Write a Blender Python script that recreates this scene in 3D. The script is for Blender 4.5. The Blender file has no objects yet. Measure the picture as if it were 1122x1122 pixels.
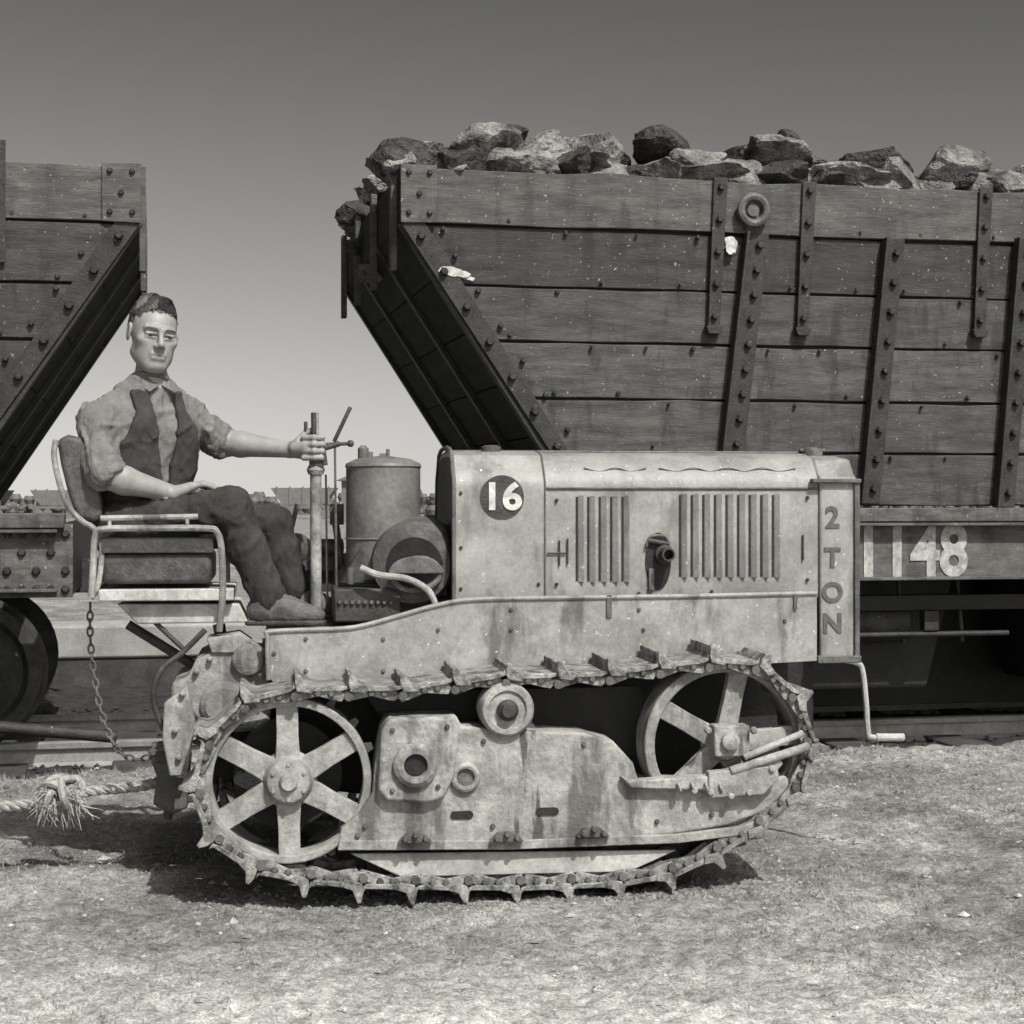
import bpy, bmesh, math, random
import numpy as np
from mathutils import Vector, Matrix, noise
random.seed(7); np.random.seed(7)
scene=bpy.context.scene
rad=math.radians
V=Vector
# ------------------------------------------------------------------ survey
CAMH=1.18; CAMD=5.0; FPX=1850.0; CX=561.0; HY=550.0
class Frame:
    """metric vehicle frame: u along, v across (away), z up. P() = photogrammetric survey of a point on the real plane v"""
    def __init__(s,x,y,th): s.x,s.y,s.th=x,y,rad(th)
    def P(s,px,py,v):
        a=(px-CX)/FPX; b=(HY-py)/FPX
        c,sn=math.cos(s.th),math.sin(s.th)
        t=(v-s.x*sn+s.y*c+CAMD*c)/(c-a*sn)
        x=a*t-s.x; y=-CAMD+t-s.y
        return V((x*c+y*sn,v,CAMH+b*t))
TF=Frame(0,0,8); WF=Frame(-.523,3.0,12)
T=TF.P; G=WF.P
# ------------------------------------------------------------------ materials
def g(b,w=1.0): return (b*1.0,b*.985,b*.94,1)
def mat(name,c,c2=None,sc=6,st=(1,1,1),rough=.8,bump=.3,bsc=70,spk=0,rnd=0,metal=0,fine=.25,stain=0,bd=.01,dust=0,low=0,oil=None):
    m=bpy.data.materials.new(name); m.use_nodes=True; nt=m.node_tree; N=nt.nodes; L=nt.links
    b=N['Principled BSDF']; b.inputs['Roughness'].default_value=rough; b.inputs['Metallic'].default_value=metal
    b.inputs['Specular IOR Level'].default_value=.3
    tc=N.new('ShaderNodeTexCoord'); mp=N.new('ShaderNodeMapping'); mp.inputs['Scale'].default_value=st
    L.new(tc.outputs['Object'],mp.inputs[0])
    n1=N.new('ShaderNodeTexNoise'); n1.inputs['Scale'].default_value=sc; n1.inputs['Detail'].default_value=6; n1.inputs['Roughness'].default_value=.68
    L.new(mp.outputs[0],n1.inputs[0])
    r=N.new('ShaderNodeValToRGB'); r.color_ramp.elements[0].position=.36; r.color_ramp.elements[1].position=.64
    r.color_ramp.elements[0].color=g(c2 if c2 is not None else c*.7); r.color_ramp.elements[1].color=g(c)
    L.new(n1.outputs[0],r.inputs[0])
    n2=N.new('ShaderNodeTexNoise'); n2.inputs['Scale'].default_value=bsc; n2.inputs['Detail'].default_value=3; n2.inputs['Roughness'].default_value=.7
    L.new(mp.outputs[0],n2.inputs[0])
    mr=N.new('ShaderNodeMapRange'); mr.inputs[1].default_value=.25; mr.inputs[2].default_value=.75
    mr.inputs[3].default_value=1-fine; mr.inputs[4].default_value=1+fine
    L.new(n2.outputs[0],mr.inputs[0])
    mul=N.new('ShaderNodeVectorMath'); mul.operation='SCALE'; L.new(r.outputs[0],mul.inputs[0]); L.new(mr.outputs[0],mul.inputs['Scale'])
    out=mul.outputs[0]
    if rnd:
        oi=N.new('ShaderNodeObjectInfo'); m2=N.new('ShaderNodeMapRange'); m2.inputs[3].default_value=1-rnd; m2.inputs[4].default_value=1+rnd
        L.new(oi.outputs['Random'],m2.inputs[0]); s=N.new('ShaderNodeVectorMath'); s.operation='SCALE'
        L.new(out,s.inputs[0]); L.new(m2.outputs[0],s.inputs['Scale']); out=s.outputs[0]
    def layer(scl,lo,hi,amt,col,det=4,out=None,extra=None):
        mp2=N.new('ShaderNodeMapping'); mp2.inputs['Scale'].default_value=scl; L.new(tc.outputs['Object'],mp2.inputs[0])
        n3=N.new('ShaderNodeTexNoise'); n3.inputs['Scale'].default_value=1; n3.inputs['Detail'].default_value=det; n3.inputs['Roughness'].default_value=.62
        L.new(mp2.outputs[0],n3.inputs[0]); src=n3.outputs[0]
        if extra is not None:
            ad_=N.new('ShaderNodeMath'); L.new(src,ad_.inputs[0]); L.new(extra,ad_.inputs[1]); src=ad_.outputs[0]
        m3=N.new('ShaderNodeMapRange'); m3.inputs[1].default_value=lo; m3.inputs[2].default_value=hi; m3.inputs[3].default_value=0; m3.inputs[4].default_value=amt
        L.new(src,m3.inputs[0]); mx=N.new('ShaderNodeMix'); mx.data_type='RGBA'
        L.new(m3.outputs[0],mx.inputs[0]); L.new(out,mx.inputs[6]); mx.inputs[7].default_value=g(col); return mx.outputs[2]
    if stain: out=layer((9,9,2.2),.53,.63,stain,c*.2,5,out)
    if low: out=layer((2.3,2.3,2.3),.50,.60,low,c*.45,6,out)
    if dust: out=layer((5,5,5),.55,.66,dust,c*1.5,5,out)
    if oil:      # oil weeping down below the roller bearing
        u0,hw=oil; sp=N.new('ShaderNodeSeparateXYZ'); L.new(tc.outputs['Object'],sp.inputs[0])
        a1=N.new('ShaderNodeMath'); a1.operation='SUBTRACT'; a1.inputs[1].default_value=u0; L.new(sp.outputs['X'],a1.inputs[0])
        a2=N.new('ShaderNodeMath'); a2.operation='ABSOLUTE'; L.new(a1.outputs[0],a2.inputs[0])
        a3=N.new('ShaderNodeMapRange'); a3.inputs[1].default_value=0; a3.inputs[2].default_value=hw; a3.inputs[3].default_value=.16; a3.inputs[4].default_value=-.25; L.new(a2.outputs[0],a3.inputs[0])
        out=layer((26,26,4),.58,.66,.9,.05,5,out,a3.outputs[0])
    if spk: out=layer((55,55,55),.69,.73,1,spk,2,out)
    L.new(out,b.inputs['Base Color'])
    bp=N.new('ShaderNodeBump'); bp.inputs['Strength'].default_value=bump; bp.inputs['Distance'].default_value=bd
    ad=N.new('ShaderNodeMath'); L.new(n1.outputs[0],ad.inputs[0]); L.new(n2.outputs[0],ad.inputs[1]); L.new(ad.outputs[0],bp.inputs['Height'])
    L.new(bp.outputs[0],b.inputs['Normal'])
    return m
M={}
M['paint']=mat('dusty_tractor_paint',.26,.17,sc=7,rough=.5,bump=.13,bsc=90,stain=.5,fine=.18,spk=.45,low=.3,dust=.2)
M['fender']=mat('worn_fender_paint',.28,.16,sc=9,rough=.55,bump=.16,bsc=90,stain=.7,fine=.2,spk=.45,dust=.3,low=.35)
M['cast']=mat('dusty_casting',.33,.13,sc=8,rough=.85,bump=.45,bsc=60,stain=.85,fine=.28,dust=.3,low=.3)
M['plate']=mat('dusty_frame_plate',.33,.16,sc=8,rough=.85,bump=.45,bsc=60,stain=.8,fine=.28,dust=.35,low=.25,oil=(T(576,860,0)[0],.16))
M['wheel']=mat('dusty_wheel_iron',.33,.17,sc=12,rough=.85,bump=.35,bsc=80,fine=.25,stain=.5)
M['track']=mat('track_steel',.30,.03,sc=19,rough=.6,bump=.55,bsc=70,fine=.45,low=.4)
M['black']=mat('greasy_black_iron',.02,.01,sc=10,rough=.6,bump=.3)
M['iron']=mat('dark_iron',.055,.025,sc=12,rough=.6,bump=.35)
M['mid']=mat('grey_iron',.12,.05,sc=12,rough=.65,bump=.3,stain=.4,dust=.3)
M['letter']=mat('faded_lettering',.09,.07,sc=20,rough=.7,bump=.1)
M['tank']=mat('tank_sheet',.15,.085,sc=8,rough=.5,bump=.15,stain=.6)
M['leather']=mat('worn_leather',.085,.035,sc=14,rough=.55,bump=.4,bsc=60)
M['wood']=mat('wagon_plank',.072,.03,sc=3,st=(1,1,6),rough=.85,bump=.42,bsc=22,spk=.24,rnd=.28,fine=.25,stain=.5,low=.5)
M['woodd']=mat('shaded_wagon_plank',.025,.01,sc=3,st=(6,1,6),rough=.9,bump=.5,bsc=26,rnd=.2,fine=.3)  # plank colour darkened to carry the shade on slopes and ends
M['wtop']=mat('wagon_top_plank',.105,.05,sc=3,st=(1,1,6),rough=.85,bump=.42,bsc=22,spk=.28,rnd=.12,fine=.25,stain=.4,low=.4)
M['wiron']=mat('wagon_iron',.034,.015,sc=10,rough=.6,bump=.4,spk=.16)
M['sill']=mat('wagon_sill',.12,.05,sc=7,st=(1,1,3),rough=.8,bump=.3,spk=.3,stain=.5)
M['white']=mat('white_paint',.56,.3,sc=22,rough=.7,bump=.1,fine=.25)
M['number']=mat('faded_number_paint',.40,.2,sc=16,rough=.8,bump=.1,fine=.25,stain=.4)
M['rock']=mat('ore_rock',.23,.04,sc=6,rough=.85,bump=1,bsc=35,fine=.4,bd=.03)
M['rockd']=mat('dark_ore_rock',.055,.015,sc=6,rough=.7,bump=1,bsc=35,fine=.35,bd=.03)
M['board']=mat('light_board',.40,.26,sc=6,rough=.8,bump=.2,stain=.3)
M['concrete']=mat('platform_concrete',.32,.2,sc=3,rough=.9,bump=.2)
M['rail']=mat('rail_steel',.3,.2,sc=9,rough=.45,bump=.1,metal=.3)
M['sleeper']=mat('sleeper_wood',.06,.03,sc=6,rough=.9)
M['ballast']=mat('shade_dark_ballast',.05,.02,sc=9,rough=.95,bump=1,bsc=40,fine=.4,bd=.03)  # ballast colour kept dark to paint in shade between the wagons
M['rope']=mat('hemp_rope',.36,.2,sc=40,rough=.95,bump=.6,bsc=150)
M['skin']=mat('skin',.25,.19,sc=20,rough=.5,bump=.1,bsc=150,fine=.08)
M['lip']=mat('lip_skin',.18,.15,sc=20,rough=.5,bump=.05)
M['eye']=mat('eye_white',.12,.10,rough=.3,bump=0)
M['iris']=mat('iris',.03,.02,rough=.3,bump=0)
M['brow']=mat('eyebrow',.08,.05,sc=80,rough=.8,bump=.3)
M['hair']=mat('brown_hair',.06,.03,sc=40,rough=.45,bump=.3)
M['shirt']=mat('work_shirt',.155,.10,sc=14,rough=.9,bump=.4,bsc=120,fine=.16)
M['vest']=mat('waistcoat',.042,.025,sc=14,rough=.95,bump=.4,bsc=140)
M['trouser']=mat('trousers',.038,.02,sc=12,rough=.95,bump=.4,bsc=140,dust=.3)
M['boot']=mat('dusty_boot',.11,.055,sc=18,rough=.7,bump=.3)
M['hazed']=mat('haze_lightened_timber',.15,.11,sc=2,bump=0)  # timber colour lightened to paint in distance haze
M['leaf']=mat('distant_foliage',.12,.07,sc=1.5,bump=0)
M['grass']=mat('dry_grass',.32,.17,sc=3,rough=.9,bump=0,fine=.3)
# ------------------------------------------------------------------ mesh builder
def empty(name,fr=None,loc=None):
    e=bpy.data.objects.new(name,None); scene.collection.objects.link(e); e.empty_display_size=.3
    if fr: e.location=(fr.x,fr.y,0); e.rotation_euler=(0,0,fr.th)
    return e
def basis(ax):
    ax=V(ax).normalized(); t=V((0,0,1)) if abs(ax.z)<.9 else V((1,0,0))
    a=ax.cross(t).normalized(); b=ax.cross(a).normalized(); return a,b,ax
class MB:
    def __init__(s): s.v=[]; s.f=[]
    def add(s,vs,fs):
        o=len(s.v); s.v+= [tuple(p) for p in vs]; s.f+=[tuple(i+o for i in f) for f in fs]
    def box(s,lo,hi):
        x0,y0,z0=lo; x1,y1,z1=hi
        s.add([(x0,y0,z0),(x1,y0,z0),(x1,y1,z0),(x0,y1,z0),(x0,y0,z1),(x1,y0,z1),(x1,y1,z1),(x0,y1,z1)],
              [(0,3,2,1),(4,5,6,7),(0,1,5,4),(1,2,6,5),(2,3,7,6),(3,0,4,7)]); return s
    def prism(s,pts,v0,v1):
        n=len(pts); s.add([(p[0],v0,p[-1]) for p in pts]+[(p[0],v1,p[-1]) for p in pts],
            [tuple(range(n)),tuple(range(2*n-1,n-1,-1))]+[(i,(i+1)%n,n+(i+1)%n,n+i) for i in range(n)]); return s
    def uprism(s,pts,u0,u1):
        n=len(pts); s.add([(u0,p[0],p[1]) for p in pts]+[(u1,p[0],p[1]) for p in pts],
            [tuple(range(n)),tuple(range(2*n-1,n-1,-1))]+[(i,(i+1)%n,n+(i+1)%n,n+i) for i in range(n)]); return s
    def lathe(s,c,ax,prof,n=28,closed=False):
        a,b,x=basis(ax); c=V(c); vs=[];fs=[]
        for r,h in prof:
            for i in range(n):
                t=2*math.pi*i/n; vs.append(c+x*h+(a*math.cos(t)+b*math.sin(t))*max(r,1e-4))
        m=len(prof)
        for j in range(m-1 if not closed else m):
            k=(j+1)%m
            for i in range(n): fs.append((j*n+i,j*n+(i+1)%n,k*n+(i+1)%n,k*n+i))
        if not closed:
            fs.append(tuple(range(n))); fs.append(tuple((m-1)*n+i for i in range(n)))
        s.add(vs,fs); return s
    def cyl(s,p0,p1,r0,r1=None,n=16):
        p0=V(p0);p1=V(p1); d=(p1-p0); r1=r0 if r1 is None else r1
        return s.lathe(p0,d,[(r0,0),(r1,d.length)],n)
    def tube(s,pts,r,n=8):
        pts=[V(p) for p in pts]; m=len(pts); rs=r if isinstance(r,(list,tuple)) else [r]*m
        vs=[];fs=[]; a=None
        for i,p in enumerate(pts):
            t=(pts[min(i+1,m-1)]-pts[max(i-1,0)])
            if t.length<1e-9: t=V((0,0,1))
            t.normalize()
            if a is None: a,_,_=basis(t)
            a=(a-t*a.dot(t)).normalized(); b=t.cross(a)
            for k in range(n):
                w=2*math.pi*k/n; vs.append(p+(a*math.cos(w)+b*math.sin(w))*rs[i])
        for i in range(m-1):
            for k in range(n): fs.append((i*n+k,i*n+(k+1)%n,(i+1)*n+(k+1)%n,(i+1)*n+k))
        fs.append(tuple(range(n))); fs.append(tuple((m-1)*n+k for k in range(n)))
        s.add(vs,fs); return s
    def torus(s,c,ax,R,r,n=24,k=8,st=1.0,sdir=None):
        a,b,x=basis(ax); c=V(c)
        if sdir is not None: a=V(sdir).normalized(); b=x.cross(a)
        vs=[];fs=[]
        for i in range(n):
            t=2*math.pi*i/n; d=a*math.cos(t)+b*math.sin(t); cc=c+a*math.cos(t)*R*st+b*math.sin(t)*R
            for j in range(k):
                w=2*math.pi*j/k; vs.append(cc+d*math.cos(w)*r+x*math.sin(w)*r)
        for i in range(n):
            for j in range(k): fs.append((i*k+j,((i+1)%n)*k+j,((i+1)%n)*k+(j+1)%k,i*k+(j+1)%k))
        s.add(vs,fs); return s
    def sph(s,c,r,n=12,sc=(1,1,1)):
        c=V(c); vs=[];fs=[]
        for j in range(1,n):
            t=math.pi*j/n
            for i in range(2*n):
                w=math.pi*i/n; vs.append(c+V((math.sin(t)*math.cos(w)*sc[0],math.sin(t)*math.sin(w)*sc[1],math.cos(t)*sc[2]))*r)
        m=2*n
        for j in range(n-2):
            for i in range(m): fs.append((j*m+i,j*m+(i+1)%m,(j+1)*m+(i+1)%m,(j+1)*m+i))
        fs.append(tuple(range(m))); fs.append(tuple((n-2)*m+i for i in range(m)))
        s.add(vs,fs); return s
    def bolt(s,c,ax,r=.012,h=.012):
        x=V(ax).normalized(); return s.lathe(V(c)-x*.002,ax,[(r,0),(r,h*.6),(r*.7,h)],6)
    def done(s,name,m,par=None,bev=0,sm=35,seg=2,fix=True):
        me=bpy.data.meshes.new(name); me.from_pydata(s.v,[],s.f); me.update()
        if fix:
            bm=bmesh.new(); bm.from_mesh(me); bmesh.ops.recalc_face_normals(bm,faces=bm.faces); bm.to_mesh(me); bm.free()
        if sm:
            me.polygons.foreach_set('use_smooth',[True]*len(me.polygons)); me.set_sharp_from_angle(angle=rad(sm))
        for k in (m if isinstance(m,list) else [m]): me.materials.append(M[k] if isinstance(k,str) else k)
        o=bpy.data.objects.new(name,me); scene.collection.objects.link(o)
        if par: o.parent=par
        if bev:
            b=o.modifiers.new('b','BEVEL'); b.width=bev; b.segments=seg; b.limit_method='ANGLE'; b.angle_limit=rad(40)
        return o
def smooth_path(pts,n=8):
    pts=[V(p) for p in pts]; out=[]
    P=[pts[0]]+pts+[pts[-1]]
    for i in range(1,len(P)-2):
        for k in range(n):
            t=k/n; a,b,c,d=P[i-1],P[i],P[i+1],P[i+2]
            out.append(.5*((2*b)+(c-a)*t+(2*a-5*b+4*c-d)*t*t+(3*b-a-3*c+d)*t**3))
    out.append(pts[-1]); return out
def text(name,body,center,size,m,par,bold=.02,ext=.002,sx=1):
    cu=bpy.data.curves.new(name,'FONT'); cu.body=body; cu.size=size; cu.align_x='CENTER'; cu.align_y='CENTER'; cu.offset=bold*size; cu.extrude=ext
    o=bpy.data.objects.new('tmp',cu); scene.collection.objects.link(o); bpy.context.view_layer.update()
    me=bpy.data.meshes.new_from_object(o.evaluated_get(bpy.context.evaluated_depsgraph_get())); bpy.data.objects.remove(o)
    me.materials.clear(); me.materials.append(M[m])
    q=bpy.data.objects.new(name,me); scene.collection.objects.link(q); q.parent=par; q.location=center; q.rotation_euler=(rad(90),0,0); q.scale=(sx,1,1); return q

# ================================================================== TRACTOR
TR=empty('crawler_tractor',TF)
R370=lambda px:px/370.
def track_side(v0,v1,suf,full=True):
    sc=T(316,858,0); ic=T(799,818,0); rs=R370(100); ri=R370(97)
    path=[]
    def arc(c,r,a0,a1,n):
        for i in range(n+1):
            a=rad(a0+(a1-a0)*i/n); path.append(V((c[0]+r*math.cos(a),0,c[2]+r*math.sin(a))))
    arc(sc,rs,94,258,40)
    for q in [(350,966),(420,971),(560,972),(690,967),(760,953)]: path.append(T(q[0],q[1],0)*1)
    arc(ic,ri,-50,92,34)
    path.append(T(700,735,0)*1); path.append(T(630,744,0)*1); path.append(T(557,742,0)*1); path.append(T(430,757,0)*1)
    for p in path: p.y=0
    path.append(path[0].copy())
    ls=[0]
    for i in range(1,len(path)): ls.append(ls[-1]+(path[i]-path[i-1]).length)
    tot=ls[-1]
    def at(s):
        s%=tot
        for i in range(1,len(ls)):
            if s<=ls[i]:
                t=(s-ls[i-1])/max(ls[i]-ls[i-1],1e-9); return path[i-1].lerp(path[i],t)
        return path[-1].copy()
    N=28; pitch=tot/N; sh=MB(); lk=MB(); pn=MB()
    Y=V((0,1,0))
    for i in range(N):
        s=pitch*(i+.25); p0=at(s-pitch/2); p1=at(s+pitch/2); t=(p1-p0).normalized(); n=V((t.z,0,-t.x))*1
        c=(p0+p1)/2
        if n.dot(c-(sc+ic)/2)<0: n=-n
        w=random.gauss(0,.02); t2=(t+n*w).normalized(); n=(n-t*w).normalized(); t=t2
        L=pitch/2; j=random.uniform(-.006,.005)
        prof=[(-L*.98,.024),(-L*.9,.012),(-L*.2,.012),(L*.45,.014),(L*.70,.024),(L*.90,.044+j),(L*1.02,.046+j),(L*1.03,.024),(L*.95,.0),(L*.6,-.004),(-L*.7,-.003),(-L*1.0,.004)]
        def pro(prof,va,vb,mb,off=0):
            pts=[c+t*(a+off)+n*b for a,b in prof]; k=len(pts)
            mb.add([p+Y*va for p in pts]+[p+Y*vb for p in pts],[tuple(range(k)),tuple(range(2*k-1,k-1,-1))]+[(a,(a+1)%k,k+(a+1)%k,k+a) for a in range(k)])
        e=random.uniform(-.004,.004)
        pro(prof,v0+e,v1,sh)
        pro([(L*.25,.012),(L*.62,.02),(L*.85,.052+j),(L*1.0,.050+j),(L*1.04,.02),(L*.95,-.004),(L*.4,-.010)],v0-.006+e,v0+.006+e,sh)
        for vv,th in ((v0+.012,.016),(v0+.05,.014),(v1-.075,.014),(v1-.03,.014)):
            off=L*.16 if vv in(v0+.012,v1-.03) else -L*.16
            pro([(-L*1.0,-.006),(-L*.8,-.0),(L*.8,0),(L*1.0,-.006),(L*1.05,-.02),(L*.9,-.034),(L*.6,-.03),(0,-.018),(-L*.6,-.03),(-L*.9,-.034),(-L*1.05,-.02)],vv,vv+th,lk,off)
        pp=p1-n*.018
        pn.cyl(pp+Y*(v0-.004),pp+Y*(v1),.013,n=10)
        pn.bolt(c+t*(-L*.35)+n*-.010+Y*(v0+.012),-Y,.011,.012); pn.bolt(c+t*(L*.15)+n*-.010+Y*(v0+.012),-Y,.011,.012)
    sh.done('track_shoes'+suf,'track',TR,bev=.0025); lk.done('track_links'+suf,'track',TR,bev=.002); pn.done('track_pins'+suf,'mid',TR)
    def wheel(nm,c,R,ns,ph,vf,vb,rimw,hub,w0,w1,teeth=0):
        m=MB(); c=V((c[0],vf,c[2]))
        m.lathe(c,(0,1,0),[(R-rimw,0),(R-.004,0),(R,.004),(R,vb-vf),(R-rimw*.8,vb-vf),(R-rimw,.03)],64,closed=True)
        for i in range(ns):
            a=rad(ph+360*i/ns); d=V((math.cos(a),0,math.sin(a))); q=V((-d.z,0,d.x)); b0=c+Y*.012; 
            pr=[d*hub*.6+q*w0,d*(R*.55)+q*(w0*.5+w1*.5),d*(R-rimw*.7)+q*w1*1.25,d*(R-rimw*.7)-q*w1*1.25,d*(R*.55)-q*(w0*.5+w1*.5),d*hub*.6-q*w0]
            k=6; m.add([b0+p for p in pr]+[b0+p+Y*.035 for p in pr],[tuple(range(k)),tuple(range(2*k-1,k-1,-1))]+[(x,(x+1)%k,k+(x+1)%k,k+x) for x in range(k)])
        m.lathe(c-Y*.02,(0,1,0),[(hub*.55,-.01),(hub*.9,0),(hub,.02),(hub*1.25,.05),(hub*1.25,.09)],32)
        m.done(nm+suf,'wheel',TR,bev=.011,seg=3)
        m=MB(); m.lathe(c-Y*.032,(0,1,0),[(hub*.3,-.012),(hub*.42,0),(hub*.42,.01)],18)
        for i in range(6):
            a=rad(30+60*i); m.bolt(c+V((math.cos(a)*hub*.75,-.022,math.sin(a)*hub*.75)),(0,-1,0),.007,.01)
        m.done(nm+'_hub_cap'+suf,'wheel',TR)
        if teeth:
            m=MB()
            for i in range(teeth):
                a=2*math.pi*i/teeth; d=V((math.cos(a),0,math.sin(a))); q=V((-d.z,0,d.x))
                pr=[d*(R-.01)+q*.016,d*(R+.022)+q*.008,d*(R+.022)-q*.008,d*(R-.01)-q*.016]; k=4
                m.add([c+p+Y*.05 for p in pr]+[c+p+Y*.09 for p in pr],[tuple(range(k)),tuple(range(2*k-1,k-1,-1))]+[(x,(x+1)%k,k+(x+1)%k,k+x) for x in range(k)])
            m.done(nm+'_teeth'+suf,'mid',TR)
    wheel('drive_sprocket',T(316,858,v0 if full else 0),R370(90),6,91,v0+.03,v0+.16,R370(9),R370(25),R370(14),R370(9.5),18)
    wheel('front_idler',T(799,818,0),R370(93),5,78,v0+.045,v0+.17,R370(12),R370(18),R370(12),R370(9))
    m=MB(); c=T(316,858,0); m.lathe((c[0],v0+.17,c[2]),(0,1,0),[(R370(60),0),(R370(60),.08)],32)
    m.done('brake_drum'+suf,'black',TR)
track_side(0,.25,'')
track_side(.95,1.20,'_far')
Pp=lambda L,v:[T(a,b,v) for a,b in L]
fr=[(370,928),(374,908),(392,892),(408,868),(410,842),(418,800),(426,786),(500,784),(506,796),(560,800),(640,803),(672,812),(694,836),(700,856),(790,858),(862,850),(866,862),(842,888),(800,904),(742,914),(670,920)]
MB().prism(Pp(fr,.02),.02,.17).done('track_frame','plate',TR,bev=.008,seg=3)
MB().prism([p for p in Pp([(372,921),(560,921),(742,914),(812,906),(848,890),(868,862),(874,866),(856,894),(816,915),(744,924),(560,931),(370,932)],.01)],.008,.2).done('frame_bottom_flange','cast',TR,bev=.003)
MB().prism(Pp([(418,800),(426,787),(500,785),(503,800),(498,850),(486,874),(470,880),(424,878),(414,866)],-.005),-.012,.1).done('pivot_housing','cast',TR,bev=.01,seg=3)
m=MB(); c=T(455,838,-.015); m.lathe(c,(0,-1,0),[(R370(24),-.01),(R370(24),.012),(R370(19),.022),(R370(13),.022),(R370(12),0)],28); m.done('pivot_boss','cast',TR)
MB().lathe(T(455,838,-.02),(0,-1,0),[(R370(11.5),0),(R370(11.5),.004)],24).done('pivot_bore','black',TR)
m=MB().torus(T(510,852,.012),(0,1,0),R370(13),R370(3.5),24); m.done('frame_ring','cast',TR)
MB().lathe(T(510,852,.019),(0,-1,0),[(R370(11),0),(R370(11),.002)],24).done('frame_ring_bore','mid',TR)
m=MB()
for x,y in ((506,893),(600,889)):
    a=T(x,y,.018); n=14
    m.prism([(a[0]+math.copysign(.022,math.cos(t))+.012*math.cos(t),0,a[2]+.012*math.sin(t)) for t in [2*math.pi*i/n+.01 for i in range(n)]],.016,.0185)
m.done('frame_slots','black',TR)
m=MB()
for x,y in ((455,918),(555,917),(650,912)):
    a=T(x,y,.0); m.prism([(a[0]-.05,0,a[2]-.012),(a[0]+.05,0,a[2]-.012),(a[0]+.025,0,a[2]+.012),(a[0]-.025,0,a[2]+.012)],-.012,.02)
    for dx in (-.03,0,.03): m.bolt(a+V((dx,-.012,.004*(dx==0)*3)),(0,-1,0),.010,.018)
for x,y in ((400,905),(392,915),(430,800),(490,796),(430,866),(480,862),(640,815),(530,812),(540,905),(720,900),(780,892)): m.bolt(T(x,y,.018 if x>500 or x<412 else -.012),(0,-1,0),.008,.010)
m.done('frame_brackets','mid',TR)
c=T(556,778,.0); m=MB(); m.lathe((c[0],-.0,c[2]),(0,1,0),[(R370(10),-.006),(R370(12),.0),(R370(20),.002),(R370(21),-.006),(R370(27),-.004),(R370(30),.008),(R370(30),.1)],36); m.done('support_roller','wheel',TR,bev=.002)
MB().lathe((c[0],-.002,c[2]),(0,-1,0),[(R370(12),0),(R370(12),.010),(R370(7),.022),(R370(7),.03)],18).done('support_roller_pin','iron',TR)
MB().prism(Pp([(520,800),(590,802),(572,770),(540,770)],.1),.1,.14).done('support_roller_bracket','mid',TR,bev=.004)
m=MB(); a=T(800,812,.02); m.box((a[0]-.055,-.005,a[2]-.045),(a[0]+.055,.06,a[2]+.05)); 
m.prism(Pp([(680,850),(690,855),(735,852),(775,850),(850,828),(858,836),(850,846),(780,866),(690,864)],.0),-.01,.04)
m.done('idler_yoke','cast',TR,bev=.006)
m=MB(); m.cyl(T(800,845,-.01),T(886,818,-.01),.014,n=12); m.cyl(T(815,830,-.015),T(880,803,-.015),.010,n=10)
for k in range(4): m.torus(T(744+k*15,863,-.012),(1,0,.3),.013,.005,14,6)
for x,y in ((775,800),(825,800),(778,868),(800,872),(820,868),(760,866),(845,842)): m.bolt(T(x,y,-.01),(0,-1,0),.012,.02)
m.lathe(T(800,812,-.005),(0,-1,0),[(.028,0),(.028,.015),(.015,.022)],20)
m.done('idler_adjuster','wheel',TR,bev=.002)
m=MB(); m.prism(Pp([(775,845),(850,838),(852,852),(835,870),(775,874)],.0),-.018,.02); m.done('adjuster_block','cast',TR,bev=.004)
MB().prism(Pp([(384,936),(742,932),(690,956),(440,962)],.03),.035,.05).done('roller_guard','board',TR,bev=.004)
MB().prism(Pp([(380,930),(760,922),(740,950),(400,958)],.12),.12,.24).done('roller_frame','black',TR)
m=MB()
for x in range(420,740,62):
    c=T(x,945,.1); m.lathe((c[0],.1,c[2]),(0,1,0),[(.05,0),(.05,.12)],20)
m.done('track_rollers','iron',TR)
MB().prism(Pp([(400,760),(700,752),(720,800),(690,830),(640,800),(420,790)],.2),.2,.24).done('inner_frame_rail','black',TR)
MB().prism(Pp([(300,700),(890,700),(890,800),(840,850),(400,870),(230,850),(230,760)],.42),.4,.8).done('belly_casing','black',TR,bev=.01)
fp=[(293,700),(296,692),(372,690),(400,686),(440,675),(480,664),(520,658),(620,656),(895,651),(895,724),(820,728),(700,738),(560,742),(430,748),(310,752),(298,746),(293,735)]
MB().prism(Pp(fp,.262),.262,.27).done('fender_panel','fender',TR)
rim=smooth_path([T(x,y,.262) for x,y in [(294,745),(293,700),(298,692),(372,689),(400,685),(440,674),(480,663),(520,657),(620,655),(760,653),(895,650)]],5)
MB().tube(rim,.0075,8).done('fender_rolled_edge','fender',TR)
zf=T(330,690,.27)[2]; u0=T(293,690,.262)[0]
MB().box((u0,.268,zf-.012),(T(500,690,.27)[0],.95,zf-.004)).done('foot_plate','mid',TR)
MB().prism(Pp(fp,.262),.93,.938).done('fender_panel_far','fender',TR)
MB().tube([p+V((0,.67,0)) for p in rim],.0075,8).done('fender_rolled_edge_far','fender',TR)
m=MB()
for x,y in ((668,655),(335,700),(335,735),(420,700),(420,735),(560,690),(705,690),(860,680),(560,668),(700,668),(872,655),(300,716),(480,690)):
    m.bolt(T(x,y,.262),(0,-1,0),.007,.008)
m.box(T(666,676,.255)-V((.003,0,0)),T(669,652,.262)+V((.003,0,0))); m.box(T(870,668,.255),T(873,650,.262))
m.done('fender_rivets','mid',TR)
vh=.33; zb=T(600,657,vh)[2]; zs=T(600,535,vh)[2]; zt=T(700,496,.45)[2]
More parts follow.
